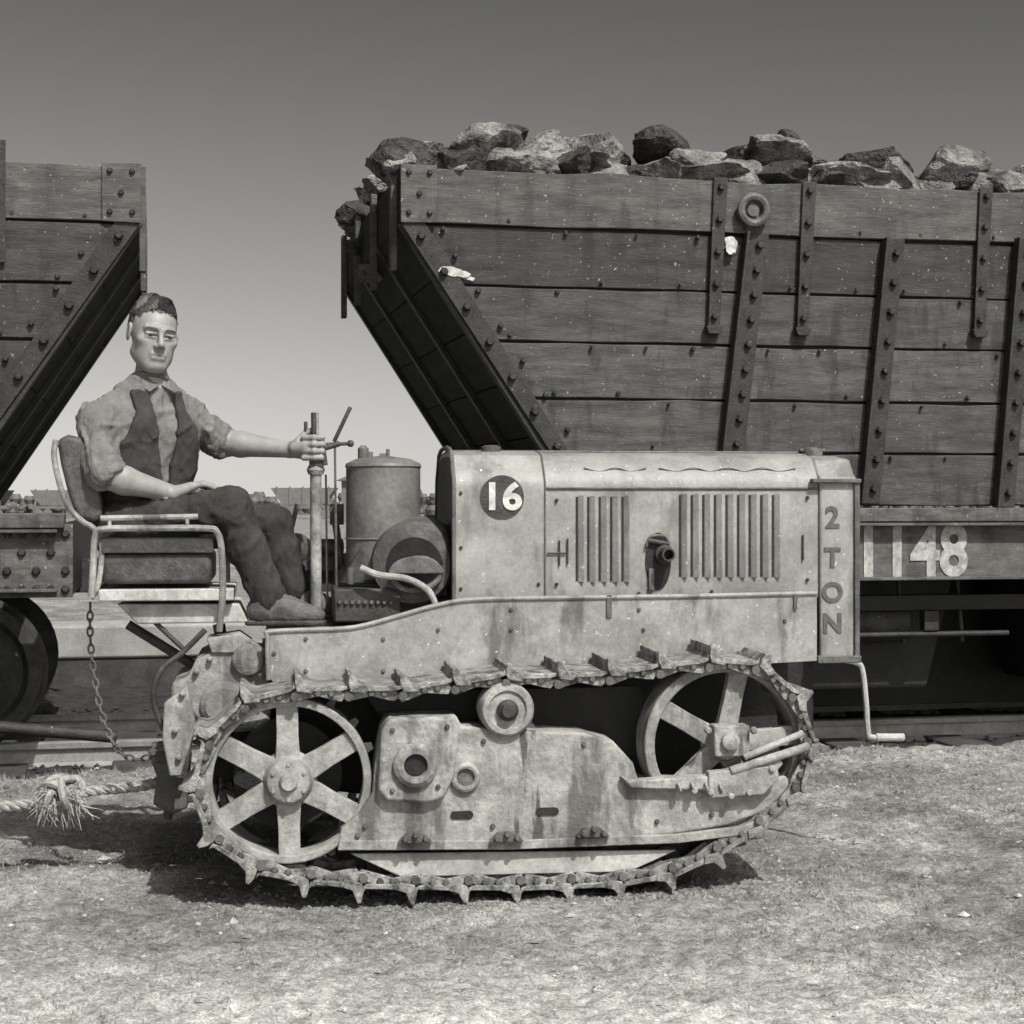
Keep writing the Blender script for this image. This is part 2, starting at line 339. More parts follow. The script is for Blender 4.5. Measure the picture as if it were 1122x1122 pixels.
def sect(e=0,zb_=zb,top=0):
    a=[(vh-e,zb_),(vh-e,zs),(vh+.006-e,zs+.03),(vh+.03,zs+.062),(vh+.07,zt-.016+e+top),(vh+.13,zt-.003+e+top),(vh+.2,zt+.002+e+top)]
    return a+[(1.2-p[0],p[1]) for p in reversed(a)]
uh0=T(497,600,vh)[0]; uh1=T(597,600,vh)[0]; uh2=T(897,600,vh)[0]; uh3=T(938,600,vh)[0]
MB().uprism(sect(),uh1,uh2).done('hood','paint',TR,bev=.003)
MB().uprism(sect(.004),uh0,uh1).done('cowl','paint',TR,bev=.006)
MB().uprism([(p[0]*.93+.042,p[1]-.02+.004) for p in sect()],uh0-.002,uh0).done('dashboard','black',TR)
a=sect(.008,top=.006)
MB().tube([V((uh0,p[0],p[1])) for p in a],.007,8).done('cowl_bead','mid',TR)
MB().tube([V((uh1,p[0],p[1])) for p in sect(.003)],.0035,6).done('hood_seam','mid',TR)
MB().tube([V((uh1,vh-.002,zs)),V((uh2,vh-.002,zs))],.0045,6).done('hood_hinge','mid',TR)
MB().tube([V((uh0,.55,zt+.004)),V((uh2,.55,zt+.004))],.006,6).done('hood_centre_hinge','mid',TR)
m=MB()
for x0,x1 in ((640,708),(722,872)):
    n=int((x1-x0)/17); m.tube(smooth_path([T(x0+(x1-x0)*i/n,(516 if i%2 else 512),.356) for i in range(n+1)],5),.003,6)
m.done('hood_emboss','paint',TR)
rb=T(915,722,vh)[2]
rs_=[(vh-.012,rb),(vh-.012,zs+.015),(vh-.006,zs+.035),(vh+.02,zs+.05),(vh+.06,zt-.02),(vh+.2,zt-.006)]
rs_=rs_+[(1.2-p[0],p[1]) for p in reversed(rs_)]
MB().uprism(rs_,uh2,uh3).done('radiator_shell','paint',TR,bev=.008,seg=3)
m=MB(); m.box((uh2-.03,vh-.03,zs+.018),(uh3+.008,vh+.0,zs+.032)); m.box((uh3-.012,vh-.022,rb-.006),(uh3+.006,vh+.01,zs+.02)); m.box((uh2-.01,vh-.024,rb-.012),(uh3+.01,vh+.02,rb+.012))
m.done('radiator_edges','mid',TR,bev=.003)
MB().box((uh3,vh+.04,rb+.04),(uh3+.006,1.2-vh-.04,zt-.08)).done('radiator_core','black',TR)
m=MB(); c=T(890,498,.6); m.lathe(c,(0,0,1),[(.035,-.02),(.035,.012),(.03,.02),(.012,.024)],20); m.cyl(c+V((-.045,0,.014)),c+V((.045,0,.014)),.006); m.done('radiator_cap','mid',TR)
m=MB(); c=T(538,494,.5); m.lathe(c,(0,0,1),[(.032,-.02),(.032,.012),(.02,.018)],20); m.done('cowl_filler_cap','mid',TR)
for k,ch in enumerate('2TON'): text('side_lettering_'+ch,ch,T(912,[568,612,650,684][k],vh-.0135),.095 if k==0 else .088,'letter',TR,.03)
c=T(550,545,vh-.004); MB().lathe(c,(0,-1,0),[(R370(26),0),(R370(26),.0015)],40).done('number_disc','iron',TR)
text('number_16','16',c+V((0,-.004,-.001)),.118,'white',TR,.03,.0012,1.08)
m=MB(); d=MB()
def louv(x,y0,y1):
    a=T(x,y0,vh); b=T(x,y1,vh)
    pts=[(a[0]-.010,0),(a[0]+.006,-.011),(a[0]+.008,-.010),(a[0]+.007,0)]
    m.add([(p[0],vh+p[1]-.001,b[2]) for p in pts]+[(p[0],vh+p[1]-.001,a[2]) for p in pts],[(0,1,2,3),(7,6,5,4),(0,1,5,4),(1,2,6,5),(2,3,7,6),(3,0,4,7)])
    d.box((a[0]-.018,vh-.0022,b[2]+.004),(a[0]-.011,vh-.0007,a[2]-.004))
for i in range(5): louv(637+i*12.5,543,638)
for i in range(9): louv(750+i*12.7,541,633)
m.done('louvres','paint',TR,bev=.001); d.done('louvre_slots','black',TR)
c=T(721,615,vh); n=26
MB().prism([(c[0]+.042*math.cos(2*math.pi*i/n),0,c[2]+.092*math.sin(2*math.pi*i/n)) for i in range(n)],vh-.003,vh-.001).done('exhaust_opening','black',TR)
m=MB(); m.lathe(T(727,607,vh-.0),(0,-1,0),[(.03,.0),(.03,.02),(.021,.022),(.021,.075),(.016,.075),(.015,.03)],22); m.cyl(T(710,592,vh-.012),T(733,596,vh-.012),.008,n=8); m.done('exhaust_stub','iron',TR)
m=MB(); a=T(714,640,vh); m.box((a[0]-.012,vh-.014,a[2]-.02),(a[0]+.006,vh-.002,a[2]+.05)); m.tube(smooth_path([T(708,600,vh-.01),T(713,588,vh-.015),T(728,588,vh-.015),T(733,600,vh-.01)],5),.005,6); m.done('exhaust_bracket','mid',TR,bev=.002)
m=MB()
for x,y in ((613,606),(880,600),(622,604)): m.cyl(T(x,y-14,vh-.006),T(x,y+14,vh-.006),.003,n=6)
m.cyl(T(600,606,vh-.006),T(620,606,vh-.006),.003,n=6)
for x,y in ((505,540),(505,600),(590,640),(505,645),(610,548),(610,640),(885,545),(885,635),(700,650),(780,648),(905,640),(905,700),(925,545),(925,700),(900,530),(930,620)): m.bolt(T(x,y,vh-.004),(0,-1,0),.006,.008)
m.done('hood_latches','iron',TR)
m=MB(); m.tube(smooth_path([T(915,722,.55),T(938,726,.55),T(945,735,.55),T(949,770,.55),T(951,800,.55),T(956,808,.55),T(988,808,.55)],5),.010,8)
m.cyl(T(960,808,.55),T(990,808,.55),.014,n=10); m.done('starting_crank','board',TR)
c0=T(420,600,.6); c1=T(420,508,.6)
m=MB(); m.lathe((c0[0],.6,c0[2]-.1),(0,0,1),[(.122,0),(.122,c1[2]-c0[2]+.085),(.126,c1[2]-c0[2]+.09),(.122,c1[2]-c0[2]+.1),(.09,c1[2]-c0[2]+.115),(.02,c1[2]-c0[2]+.125)],40)
m.torus((c0[0],.6,c0[2]+.03),(0,0,1),.122,.004,40,6); m.done('fuel_tank','tank',TR)
m=MB(); c=T(398,498,.6); m.lathe(c,(0,0,1),[(.018,-.02),(.018,.02),(.008,.03)],14); m.cyl(T(425,502,.6),T(425,492,.6),.006,n=8); m.done('fuel_tank_cap','mid',TR)
c=T(448,618,.45)
m=MB(); m.lathe((c[0],.38,c[2]),(0.25,1,0.1),[(.085,0),(.125,.012),(.135,.04),(.135,.2),(.1,.24)],40); m.done('clutch_pulley','mid',TR)
MB().lathe((c[0]+.012,.372,c[2]-.002),(0.25,1,0.1),[(.09,0),(.09,.003)],36).done('clutch_pulley_recess','black',TR)
m=MB(); n=14
lid=[(c[0]+.015+.088*math.cos(t),0,c[2]-.012+.055*math.sin(t)) for t in [math.pi*i/n for i in range(n+1)]]
m.prism([(p[0],0,p[2]-.015) for p in lid],.345,.366)
m.done('pulley_cover','mid',TR,bev=.004)
m=MB(); m.torus((c[0]+.018,.36,c[2]-.03),(0,1,0),.05,.010,24,8,st=1.5,sdir=(1,0,.15)); m.done('pulley_handwheel','mid',TR)
m=MB(); m.tube(smooth_path([T(395,622,.36),T(415,630,.35),T(445,634,.34),T(468,646,.34),T(477,662,.34)],6),.011,10); m.done('intake_pipe','wheel',TR)
m=MB(); m.box(T(366,682,.4),T(432,640,.7)); m.box(T(432,682,.45),T(497,650,.7)); m.prism(Pp([(372,640),(395,600),(410,600),(425,640)],.5),.5,.62); m.done('gearbox_top','iron',TR,bev=.006)
m=MB(); m.cyl(T(384,640,.42),T(384,622,.42),.012); m.cyl(T(402,650,.42),T(470,655,.42),.008); m.cyl(T(375,600,.8),T(310,600,.85),.03); m.box(T(312,625,.8),T(372,605,.9)); m.lathe(T(325,600,.85),(0,-1,0),[(.05,0),(.05,.05),(.02,.07)],20)
m.box(T(300,640,.86),T(365,612,.92)); m.cyl(T(366,560,.75),T(374,620,.75),.012); m.box(T(362,575,.74),T(376,552,.8)); m.cyl(T(318,585,.8),T(326,552,.8),.008)
for i in range(9): m.bolt(T(372+i*7,660,.4),(0,-1,0),.008,.012)
m.done('control_linkage','mid',TR)
m=MB(); m.cyl(T(346,688,.62),T(346,515,.62),.019,n=14); m.cyl(T(346,516,.62),T(345,452,.62),.013,n=12); m.lathe(T(346,520,.62),(0,0,1),[(.024,0),(.03,.015),(.024,.03)],16); m.done('steering_column','cast',TR)
m=MB(); m.cyl(T(335,497,.60),T(372,486,.60),.010,n=8); m.cyl(T(366,484,.60),T(384,446,.6),.007,n=8); m.cyl(T(344,500,.6),T(344,452,.6),.008); m.box(T(339,512,.595),T(354,498,.645)); m.cyl(T(352,482,.6),T(356,510,.6),.010); m.sph(T(384,486,.6),.012,8); m.cyl(T(357,487,.6),T(384,486,.6),.006)
m.cyl(T(335,480,.62),T(335,462,.62),.006); m.done('throttle_and_levers','iron',TR,bev=.002)
m=MB(); m.cyl(T(369,684,.6),T(367,488,.6),.0045,n=6); m.cyl(T(359,684,.66),T(357,520,.66),.004,n=6); m.done('brake_rods','mid',TR)
m=MB(); bk=[(62,482),(74,476),(92,480),(100,496),(108,530),(112,566),(104,574),(84,568),(74,540),(66,508)]
m.prism(Pp(bk,.40),.40,.80); m.done('seat_backrest','leather',TR,bev=.02,seg=4)
m=MB()
for vv in (.385,.815): m.tube(smooth_path([T(x,y,.4)+V((0,vv-.4,0)) for x,y in [(62,482),(60,500),(66,530),(76,556),(92,572),(104,580),(112,600),(108,640),(100,655)]],5),.009,8)
m.tube([T(61,486,.385),T(61,486,.385)+V((0,.43,0))],.009,8)
m.done('seat_back_frame','cast',TR)
m=MB()
for vv in (.36,.84):
    o=V((0,vv-.36,0))
    m.tube(smooth_path([T(x,y,.36)+o for x,y in [(100,655),(102,620),(104,588),(112,580),(160,579),(225,579),(238,584),(243,605),(244,650),(240,692)]],6),.0105,8)
    m.tube([T(110,568,.36)+o,T(217,566,.36)+o],.009,8); m.cyl(T(120,568,.36)+o,T(120,580,.36)+o,.006); m.cyl(T(205,568,.36)+o,T(205,580,.36)+o,.006)
m.tube([T(100,650,.36),T(100,650,.36)+V((0,.48,0))],.01); m.tube([T(243,650,.36),T(243,650,.36)+V((0,.48,0))],.01)
m.done('seat_frame','cast',TR)
a=T(112,640,.40); b=T(232,606,.40); m=MB(); m.box((a[0],.385,a[2]),(b[0],.82,b[2])); m.done('seat_cushion','leather',TR,bev=.015,seg=3)
m=MB(); a=T(112,606,.39); b=T(234,592,.39); m.box((a[0],.372,a[2]),(b[0],.384,b[2]+.01)); m.done('seat_side_strap','iron',TR,bev=.002)
m=MB(); a=T(108,659,.37); b=T(256,645,.37); m.box((a[0],.36,a[2]),(b[0],.84,b[2])); m.prism(Pp([(128,662),(262,662),(272,682),(150,684)],.39),.40,.8); m.done('seat_board','board',TR,bev=.004)
m=MB(); m.cyl(T(170,682,.42),T(202,712,.42),.008); m.cyl(T(140,684,.6),T(230,740,.6),.016); m.cyl(T(240,684,.6),T(250,760,.6),.02); m.tube(smooth_path([T(225,690,.35),T(200,715,.35),T(176,735,.33),T(168,765,.33),T(180,800,.33),T(196,812,.35)],6),.009,8); m.done('seat_supports','iron',TR)
m=MB(); m.prism(Pp([(206,742),(214,724),(236,712),(292,712),(298,760),(296,800),(232,806),(205,780),(186,768),(188,748)],.33),.34,.8)
m.done('rear_axle_casing','cast',TR,bev=.015,seg=3)
m=MB(); m.lathe(T(246,772,.36),(0,-1,0),[(.075,-.1),(.075,.03),(.055,.05),(.025,.055)],28); m.lathe(T(272,722,.36),(0,-1,0),[(.05,-.1),(.05,.04),(.03,.05)],20)
m.prism(Pp([(180,770),(205,752),(214,790),(206,850),(186,850),(178,810)],.3),.29,.33); m.prism(Pp([(226,700),(262,694),(276,704),(270,716),(232,716)],.33),.33,.5)
for x,y in ((215,735),(230,722),(286,740),(225,795),(285,795),(200,760),(192,800),(196,830)): m.bolt(T(x,y,.335 if x>206 else .29),(0,-1,0),.011,.02)
m.done('rear_axle_covers','cast',TR,bev=.005)
m=MB(); m.prism(Pp([(162,822),(196,815),(206,835),(206,884),(188,892),(168,880),(172,850)],.5),.48,.53); m.prism(Pp([(162,822),(196,815),(206,835),(206,884),(188,892),(168,880),(172,850)],.5),.62,.67); m.cyl(T(184,812,.58),T(184,898,.58),.014); m.cyl(T(170,830,.4),T(210,830,.4),.02); m.box(T(190,880,.5),T(240,850,.65)); m.done('drawbar_hitch','mid',TR,bev=.005)
pts=smooth_path([T(99,656,.5),T(99,700,.5),T(104,745,.48),T(114,790,.46),T(130,822,.45),T(150,832,.45),T(172,826,.47)],24)
m=MB(); acc=0; k=0
for i in range(1,len(pts)):
    acc+=(pts[i]-pts[i-1]).length
    if acc>.024:
        acc=0; t=(pts[i]-pts[i-1]).normalized(); a,b,_=basis(t); m.torus(pts[i],a if k%2 else b,.0085,.0035,12,6,st=1.9,sdir=t); k+=1
m.done('safety_chain','mid',TR)
RP=empty('tow_rope',TF)
cen=smooth_path([T(-60,888,.55),T(0,884,.55),T(40,880,.55),T(70,872,.55),T(105,866,.55),T(150,862,.56),T(186,854,.57)],16)
cl=[0]
for i in range(1,len(cen)): cl.append(cl[-1]+(cen[i]-cen[i-1]).length)
m=MB()
for s in range(3):
    q=[]
    for i,p in enumerate(cen):
        t=(cen[min(i+1,len(cen)-1)]-cen[max(i-1,0)]).normalized(); a,b,_=basis(t); w=cl[i]*70+s*2.094
        q.append(p+a*math.cos(w)*.009+b*math.sin(w)*.009)
    m.tube(q,.0095,7)
m.done('strands','rope',RP)
kc=T(66,872,.55); m=MB()
for i in range(9):
    ax=V((random.uniform(-1,1),random.uniform(-1,1),random.uniform(-.6,.6))); m.torus(kc+V((random.uniform(-.03,.03),random.uniform(-.02,.02),random.uniform(-.015,.02))),ax,random.uniform(.03,.045),.0125,18,7)
m.done('knot','rope',RP)
m=MB()
for i in range(240):
    p=kc+V((random.uniform(-.05,.06),random.uniform(-.04,.02),random.uniform(-.03,.03))); d=V((random.gauss(0,.7),random.gauss(-.2,.4),random.gauss(-.6,.6))).normalized()*random.uniform(.02,.085)
    q=[p,p+d*.5+V((random.gauss(0,.008),0,random.gauss(0,.008))),p+d+V((0,0,-.012))]; m.tube(q,[.0026,.002,.001],3)
m.done('frayed_fibres','rope',RP,fix=False)

# ================================================================== PERSON (distance-field body)
def dist(P,pt):
    if pt[0]=='c':
        _,a,b,ra,rb=pt[:5]; a=np.array(a);b=np.array(b); ab=b-a; t=np.clip(((P-a)@ab)/max(ab@ab,1e-9),0,1)
        q=P-a-t[...,None]*ab; return np.sqrt((q*q).sum(-1))-(ra+(rb-ra)*t)
    _,c,r=pt[:3]; r=np.array(r); q=P-np.array(c)
    if pt[3] is not None: q=q@pt[3].T
    k0=np.sqrt(((q/r)**2).sum(-1)); k1=np.sqrt(((q/(r*r))**2).sum(-1))+1e-9
    return k0*(k0-1)/k1
def smin(a,b,k):
    h=np.clip(.5+.5*(b-a)/k,0,1); return b+(a-b)*h-k*h*(1-h)
def field(P,parts,k):
    d=None
    for p in parts:
        e=dist(P,p); d=e if d is None else smin(d,e,k)
    return d
def nets(f,lo,hi,h):
    lo=np.array(lo);hi=np.array(hi); n=np.ceil((hi-lo)/h).astype(int)+1
    ax=[lo[i]+h*np.arange(n[i]) for i in range(3)]
    Gd=np.empty(n)
    for i in range(n[0]):
        Y_,Z_=np.meshgrid(ax[1],ax[2],indexing='ij'); Gd[i]=f(np.stack([np.full_like(Y_,ax[0][i]),Y_,Z_],-1))
    S=Gd<0; nc=n-1
    acc=np.zeros(tuple(nc)+(3,)); cnt=np.zeros(tuple(nc))
    def sl(o): return tuple(slice(o[i],o[i]+nc[i]) for i in range(3))
    for axis in range(3):
        o1,o2=[i for i in range(3) if i!=axis]
        for a in (0,1):
            for b in (0,1):
                o=[0,0,0]; o[o1]=a;o[o2]=b; e=list(o); e[axis]=1
                g0=Gd[sl(o)];g1=Gd[sl(e)]; ch=(g0<0)!=(g1<0)
                t=np.where(ch,g0/np.where(ch,g0-g1,1),0)
                for k in range(3):
                    base=o[k] if k!=axis else t
                    acc[...,k]+=np.where(ch,base,0)
                cnt+=ch
    act=cnt>0; idx=-np.ones(tuple(nc),int); ii=np.argwhere(act); idx[act]=np.arange(len(ii))
    vs=lo+h*(ii+acc[act]/cnt[act][:,None]); quads=[]
    for axis in range(3):
        o1,o2=[(1,2),(2,0),(0,1)][axis]
        s0=[slice(None)]*3;s1=[slice(None)]*3; s0[axis]=slice(0,n[axis]-1); s1[axis]=slice(1,n[axis])
        A=S[tuple(s0)];B=S[tuple(s1)]; e=np.argwhere(A!=B); fl=A[tuple(e.T)]
        ok=(e[:,o1]>0)&(e[:,o2]>0)&(e[:,o1]<nc[o1])&(e[:,o2]<nc[o2]); e=e[ok];fl=fl[ok]
        def I(d1,d2):
            q=e.copy(); q[:,o1]-=d1; q[:,o2]-=d2; return idx[tuple(q.T)]
        Q=np.stack([I(1,1),I(0,1),I(0,0),I(1,0)],1); Q[~fl]=Q[~fl][:,::-1]; quads.append(Q)
    return vs,np.concatenate(quads)
def sdf_obj(name,f,lo,hi,h,mats,par,matf=None,wr=None,xf=None):
    vs,q=nets(f,lo,hi,h)
    me=bpy.data.meshes.new(name); me.from_pydata(vs.tolist(),[],q.tolist()); me.update()
    me.polygons.foreach_set('use_smooth',[True]*len(me.polygons))
    for k in mats: me.materials.append(M[k])
    if matf is not None:
        c=vs[q].mean(1); me.polygons.foreach_set('material_index',matf(c).astype(np.int32))
    if wr:
        amp,sc,mask=wr; nor=np.empty(len(vs)*3); me.vertices.foreach_get('normal',nor); nor=nor.reshape(-1,3)
        mk=mask(vs) if mask else np.ones(len(vs)); o=vs.copy()
        for i in range(len(vs)):
            if mk[i]>0:
                p=vs[i]; sx,sy,sz=sc
                wx=noise.noise(V(p*5))*.5
                w=noise.noise(V((p[0]*sx+wx*3,p[1]*sy,p[2]*sz+wx*2))); w2=noise.noise(V((p[0]*sx*2.3+5,p[1]*sy*2.3,p[2]*sz*2.1+wx*4)))
                o[i]+=nor[i]*amp*mk[i]*((.45-min(abs(w)*3.2,1))+.45*(.45-min(abs(w2)*3,1)))
        vs=o
    if xf is not None: vs=xf(vs)
    me.vertices.foreach_set('co',vs.ravel()); me.update()
    ob=bpy.data.objects.new(name,me); scene.collection.objects.link(ob); ob.parent=par; return ob
MAN=empty('seated_man',TF)
A=lambda px,py,v:np.array(T(px,py,v))
Lv=np.array([.80,.60,0]); Fv=np.array([.60,-.80,0]); Z=np.array([0,0,1.])
nh=A(136,580,.50); fh=A(166,580,.70); nk=A(254,556,.42); fk=A(298,574,.70); na=A(294,662,.42); fa=A(322,652,.70)
waist=A(156,540,.60); chest=A(162,472,.59); nb=A(164,416,.585); ns=A(104,459,.46); fs=A(208,455,.69)
ne=A(112,520,.39); nw=A(190,541,.46); fe=A(240,484,.735); fw=A(318,493,.655)
torso=[('c',waist-Lv*.055,chest-Lv*.075,.098,.10),('c',waist+Lv*.055,chest+Lv*.075,.098,.10),
 ('c',chest-Lv*.08,ns+Lv*.04+Z*-.01,.085,.056),('c',chest+Lv*.08,fs-Lv*.04+Z*-.01,.085,.056),('c',nb-Lv*.03-Z*.028,ns+Lv*.02+Z*.0,.05,.052),('c',nb+Lv*.03-Z*.028,fs-Lv*.02,.05,.052),('c',waist,nb-Z*.07,.09,.065)]
sleeve=[('c',ns,ne+(ns-ne)*.12,.057,.050),('c',ne+(ns-ne)*.25,ne+(ns-ne)*.03,.053,.055),('c',fs,fe,.056,.049),('c',fe+(fs-fe)*.2,fe+(fw-fe)*.04,.051,.051)]
arms=[('c',ne,ne+(nw-ne)*.3,.041,.044),('c',ne+(nw-ne)*.3,nw,.044,.026),('c',fe,fe+(fw-fe)*.3,.038,.042),('c',fe+(fw-fe)*.3,fw,.042,.026)]
legs=[('c',nh,nk,.088,.062),('c',fh,fk,.088,.062),('c',nh,fh,.098,.098),('c',(nh+fh)/2,waist,.11,.10),
 ('c',nk,nk+(na-nk)*.4,.062,.059),('c',nk+(na-nk)*.4,na+Z*.02,.059,.056),('c',fk,fk+(fa-fk)*.4,.061,.058),('c',fk+(fa-fk)*.4,fa+Z*.02,.058,.055)]
neck=[('c',nb+Z*-.02,A(167,392,.582),.052,.048)]
allp=torso+sleeve+arms+legs+neck
mi=np.array([0]*len(torso)+[0]*len(sleeve)+[2]*len(arms)+[1]*len(legs)+[2])
def bodyf(P):
    d=field(P,torso+sleeve,.03); d=smin(d,field(P,legs,.03),.02); d=smin(d,field(P,arms,.015),.006); return smin(d,field(P,neck,.01),.012)
def bmat(c):
    D=np.stack([dist(c,p) for p in allp],-1); return mi[D.argmin(-1)]
lo=np.minimum.reduce([ns,ne,nh,fh,nk])-.14; hi=np.maximum.reduce([fw,fa,fk,nb+Z*.05])+.12
lo[2]=min(na[2],fa[2])-.06; hi[2]=A(167,388,.6)[2]+.02
def clothmask(v):
    D=np.stack([dist(v,p) for p in allp],-1); return (mi[D.argmin(-1)]<2).astype(float)*np.where(D[:,:len(torso)+len(sleeve)].min(-1)<D[:,len(torso)+len(sleeve)+4:].min(-1),1.4,.9)
sdf_obj('body',bodyf,lo,hi,.006,['shirt','trouser','skin'],MAN,bmat,(.0075,(16,16,10),clothmask))
cax=waist
def vestf(P):
    d=field(P,torso+[('c',(nh+fh)/2,waist,.10,.10)],.03)-.013
    q=P-cax; l=q@Lv; f=q@Fv; z=P[...,2]
    zt_=ns[2]+.055; zb_=waist[2]-.035; u=np.clip((z-waist[2])/.34,0,1)
    open_=np.where(f>-.01,.010+.040*u-np.abs(l-.018),-1)
    arm=np.abs(l-.005)-(.172-.075*np.clip((z-waist[2]-.08)/.18,0,1))
    return np.maximum.reduce([d,open_,arm,z-zt_-.04,zb_-z])
sdf_obj('waistcoat',vestf,lo,hi,.0045,['vest'],MAN,None,(.006,(13,13,10),None))
m=MB()
for s in (-1,1):
    b0=nb+Fv*.060+Lv*s*.004+Z*-.022; b1=nb+Lv*s*.052+Fv*.02+Z*.024; b2=nb+Lv*s*.048+Fv*.074+Z*-.045; b3=nb+Lv*s*.064+Fv*.01+Z*-.012
    nrm=np.cross(b1-b0,b2-b0); nrm=nrm/np.linalg.norm(nrm)*.0025
    m.add([p-nrm for p in(b0,b1,b3,b2)]+[p+nrm for p in (b0,b1,b3,b2)],[(0,1,2,3),(7,6,5,4),(0,1,5,4),(1,2,6,5),(2,3,7,6),(3,0,4,7)])
m.torus(nb+Z*.004,(0.05,.2,1),.054,.009,24,8)
m.done('shirt_collar','shirt',MAN)
def cuff(c,d,R,nm):
    d=V(d).normalized(); m=MB()
    m.lathe(V(c)-d*.03,d,[(R*.92,0),(R*1.04,.004),(R*1.08,.016),(R*1.03,.026),(R*1.09,.032),(R*1.08,.046),(R*.98,.054),(R*.82,.055),(R*.7,.045)],36); o=m.done(nm,'shirt',MAN,sm=60)
    for v in o.data.vertices: 
        w=noise.noise(v.co*32)*.011; v.co+=(v.co-V(c)).normalized()*w
cuff(ne+(ns-ne)*.06+(nw-ne)*.06,(ne-ns)*.6+(nw-ne)*.25,.056,'rolled_sleeve'); cuff(fe,(fw-fe)*.7+(fe-fs)*.5,.052,'rolled_sleeve_far')
def hand_obj(nm,parts,h=.0032):
    pts=np.array([p for q in parts for p in (q[1],q[2])])
    sdf_obj(nm,lambda P:field(P,parts,.006),pts.min(0)-.045,pts.max(0)+.045,h,['skin'],MAN)
c_=lambda a,b,ra,rb:('c',np.array(a),np.array(b),ra,rb)
post=A(345,491,.615); pz=post
hp=[c_(fw-(fw-fe)*.15,fw,.029,.026),c_(fw,pz+np.array([-.045,.01,.018]),.025,.019),c_(fw,pz+np.array([-.045,.01,-.018]),.025,.018),
    c_(pz+np.array([-.06,.012,.0]),pz+np.array([-.03,-.008,.0]),.026,.024)]
for i,(dz,ln) in enumerate(((.033,.95),(.011,1.05),(-.011,1),(-.032,.82))):
    o=np.array([0,0,dz]); k=ln
    P0=pz+np.array([-.036,-.016,0])+o; P1=pz+np.array([-.004,-.031*k,0])+o; P2=pz+np.array([.024*k,-.022,0])+o; P3=pz+np.array([.024*k,.004,-.003])+o
    hp+=[c_(P0,P1,.0105,.0098),c_(P1,P2,.0098,.009),c_(P2,P3,.009,.0078)]
hp+=[c_(pz+np.array([-.055,.005,.02]),pz+np.array([-.028,.012,.05]),.014,.0115),c_(pz+np.array([-.028,.012,.05]),pz+np.array([.0,.0,.062]),.0115,.009)]
hand_obj('hand_on_lever',hp)
kn=nh+(nk-nh)*.62+Z*.092+np.array([0,.02,0]); w0=nw
pd=(kn-w0); pd=pd/np.linalg.norm(pd); acr=np.cross(pd,Z); acr/=np.linalg.norm(acr)
hp=[c_(nw+(ne-nw)*.12,nw,.029,.026)]
for j in (-1,-.3,.4,1): hp.append(c_(w0+acr*.012*j,kn+acr*.027*j,.023,.015))
for i,(j,ln) in enumerate(((-1.15,.8),(-.4,1.0),(.4,1.07),(1.15,.95))):
    P0=kn+acr*.027*j; d1=pd+Z*-.15+acr*.12*j; d1/=np.linalg.norm(d1); P1=P0+d1*.034*ln
    d2=d1+Z*-.45; d2/=np.linalg.norm(d2); P2=P1+d2*.024*ln; d3=d2+Z*-.4; d3/=np.linalg.norm(d3); P3=P2+d3*.019*ln
    hp+=[c_(P0,P1,.0105,.0095),c_(P1,P2,.0095,.0088),c_(P2,P3,.0088,.0075)]
tb=w0+(kn-w0)*.35+acr*-.026; hp+=[c_(tb,tb+pd*.035-acr*.022,.014,.011),c_(tb+pd*.035-acr*.022,tb+pd*.066-acr*.026-Z*.008,.011,.0085)]
hand_obj('hand_on_thigh',hp)
for nm,an,df in (('boot',na,np.array([.97,-.22,0])),('boot_far',fa,np.array([1,0,0]))):
    zz=zf+.004; base=np.array([an[0],an[1],zz])
    def bf(P,base=base,an=an,df=df):
        d=field(P,[('c',an+Z*.03,base+Z*.055-df*.01,.046,.046),('c',base+Z*.045-df*.03,base+Z*.04+df*.08,.040,.039),('c',base+Z*.040+df*.07,base+Z*.032+df*.15,.041,.031),('c',base+Z*.078,base+Z*.05+df*.09,.038,.03)],.02)
        return np.maximum(d,(zz+.016)-P[...,2])
    def sf(P,base=base,df=df):
        q=P-base; x=q@df; y=q@np.array([-df[1],df[0],0]); w=np.where(x<.03,.034,.034+.010*np.clip((x-.03)/.06,0,1)-.028*np.clip((x-.12)/.065,0,1)**2)
        return np.maximum.reduce([np.abs(y)-w,x-.182,-.068-x,q[...,2]-.018,-q[...,2]])
    l=base-np.array([.14,.16,.02]); h_=base+np.array([.24,.16,.2])
    sdf_obj(nm,bf,l,h_,.005,['boot'],MAN,None,(.002,(25,25,30),None)); sdf_obj(nm+'_sole',sf,l,h_,.005,['iron'],MAN)
Hc=A(168,367,.565); Fh=np.array([.33,-.93,-.13]); Fh/=np.linalg.norm(Fh); Uh=np.array([.11,0,1.]); Uh-=Fh*(Uh@Fh); Uh/=np.linalg.norm(Uh); Lh=np.cross(Fh,Uh)*-1
if Lh[0]<0: Lh=-Lh
HM=np.stack([Lh,Fh,Uh])
toH=lambda q:Hc+q@HM
e_=lambda c,r,R=None:('e',c,r,R)
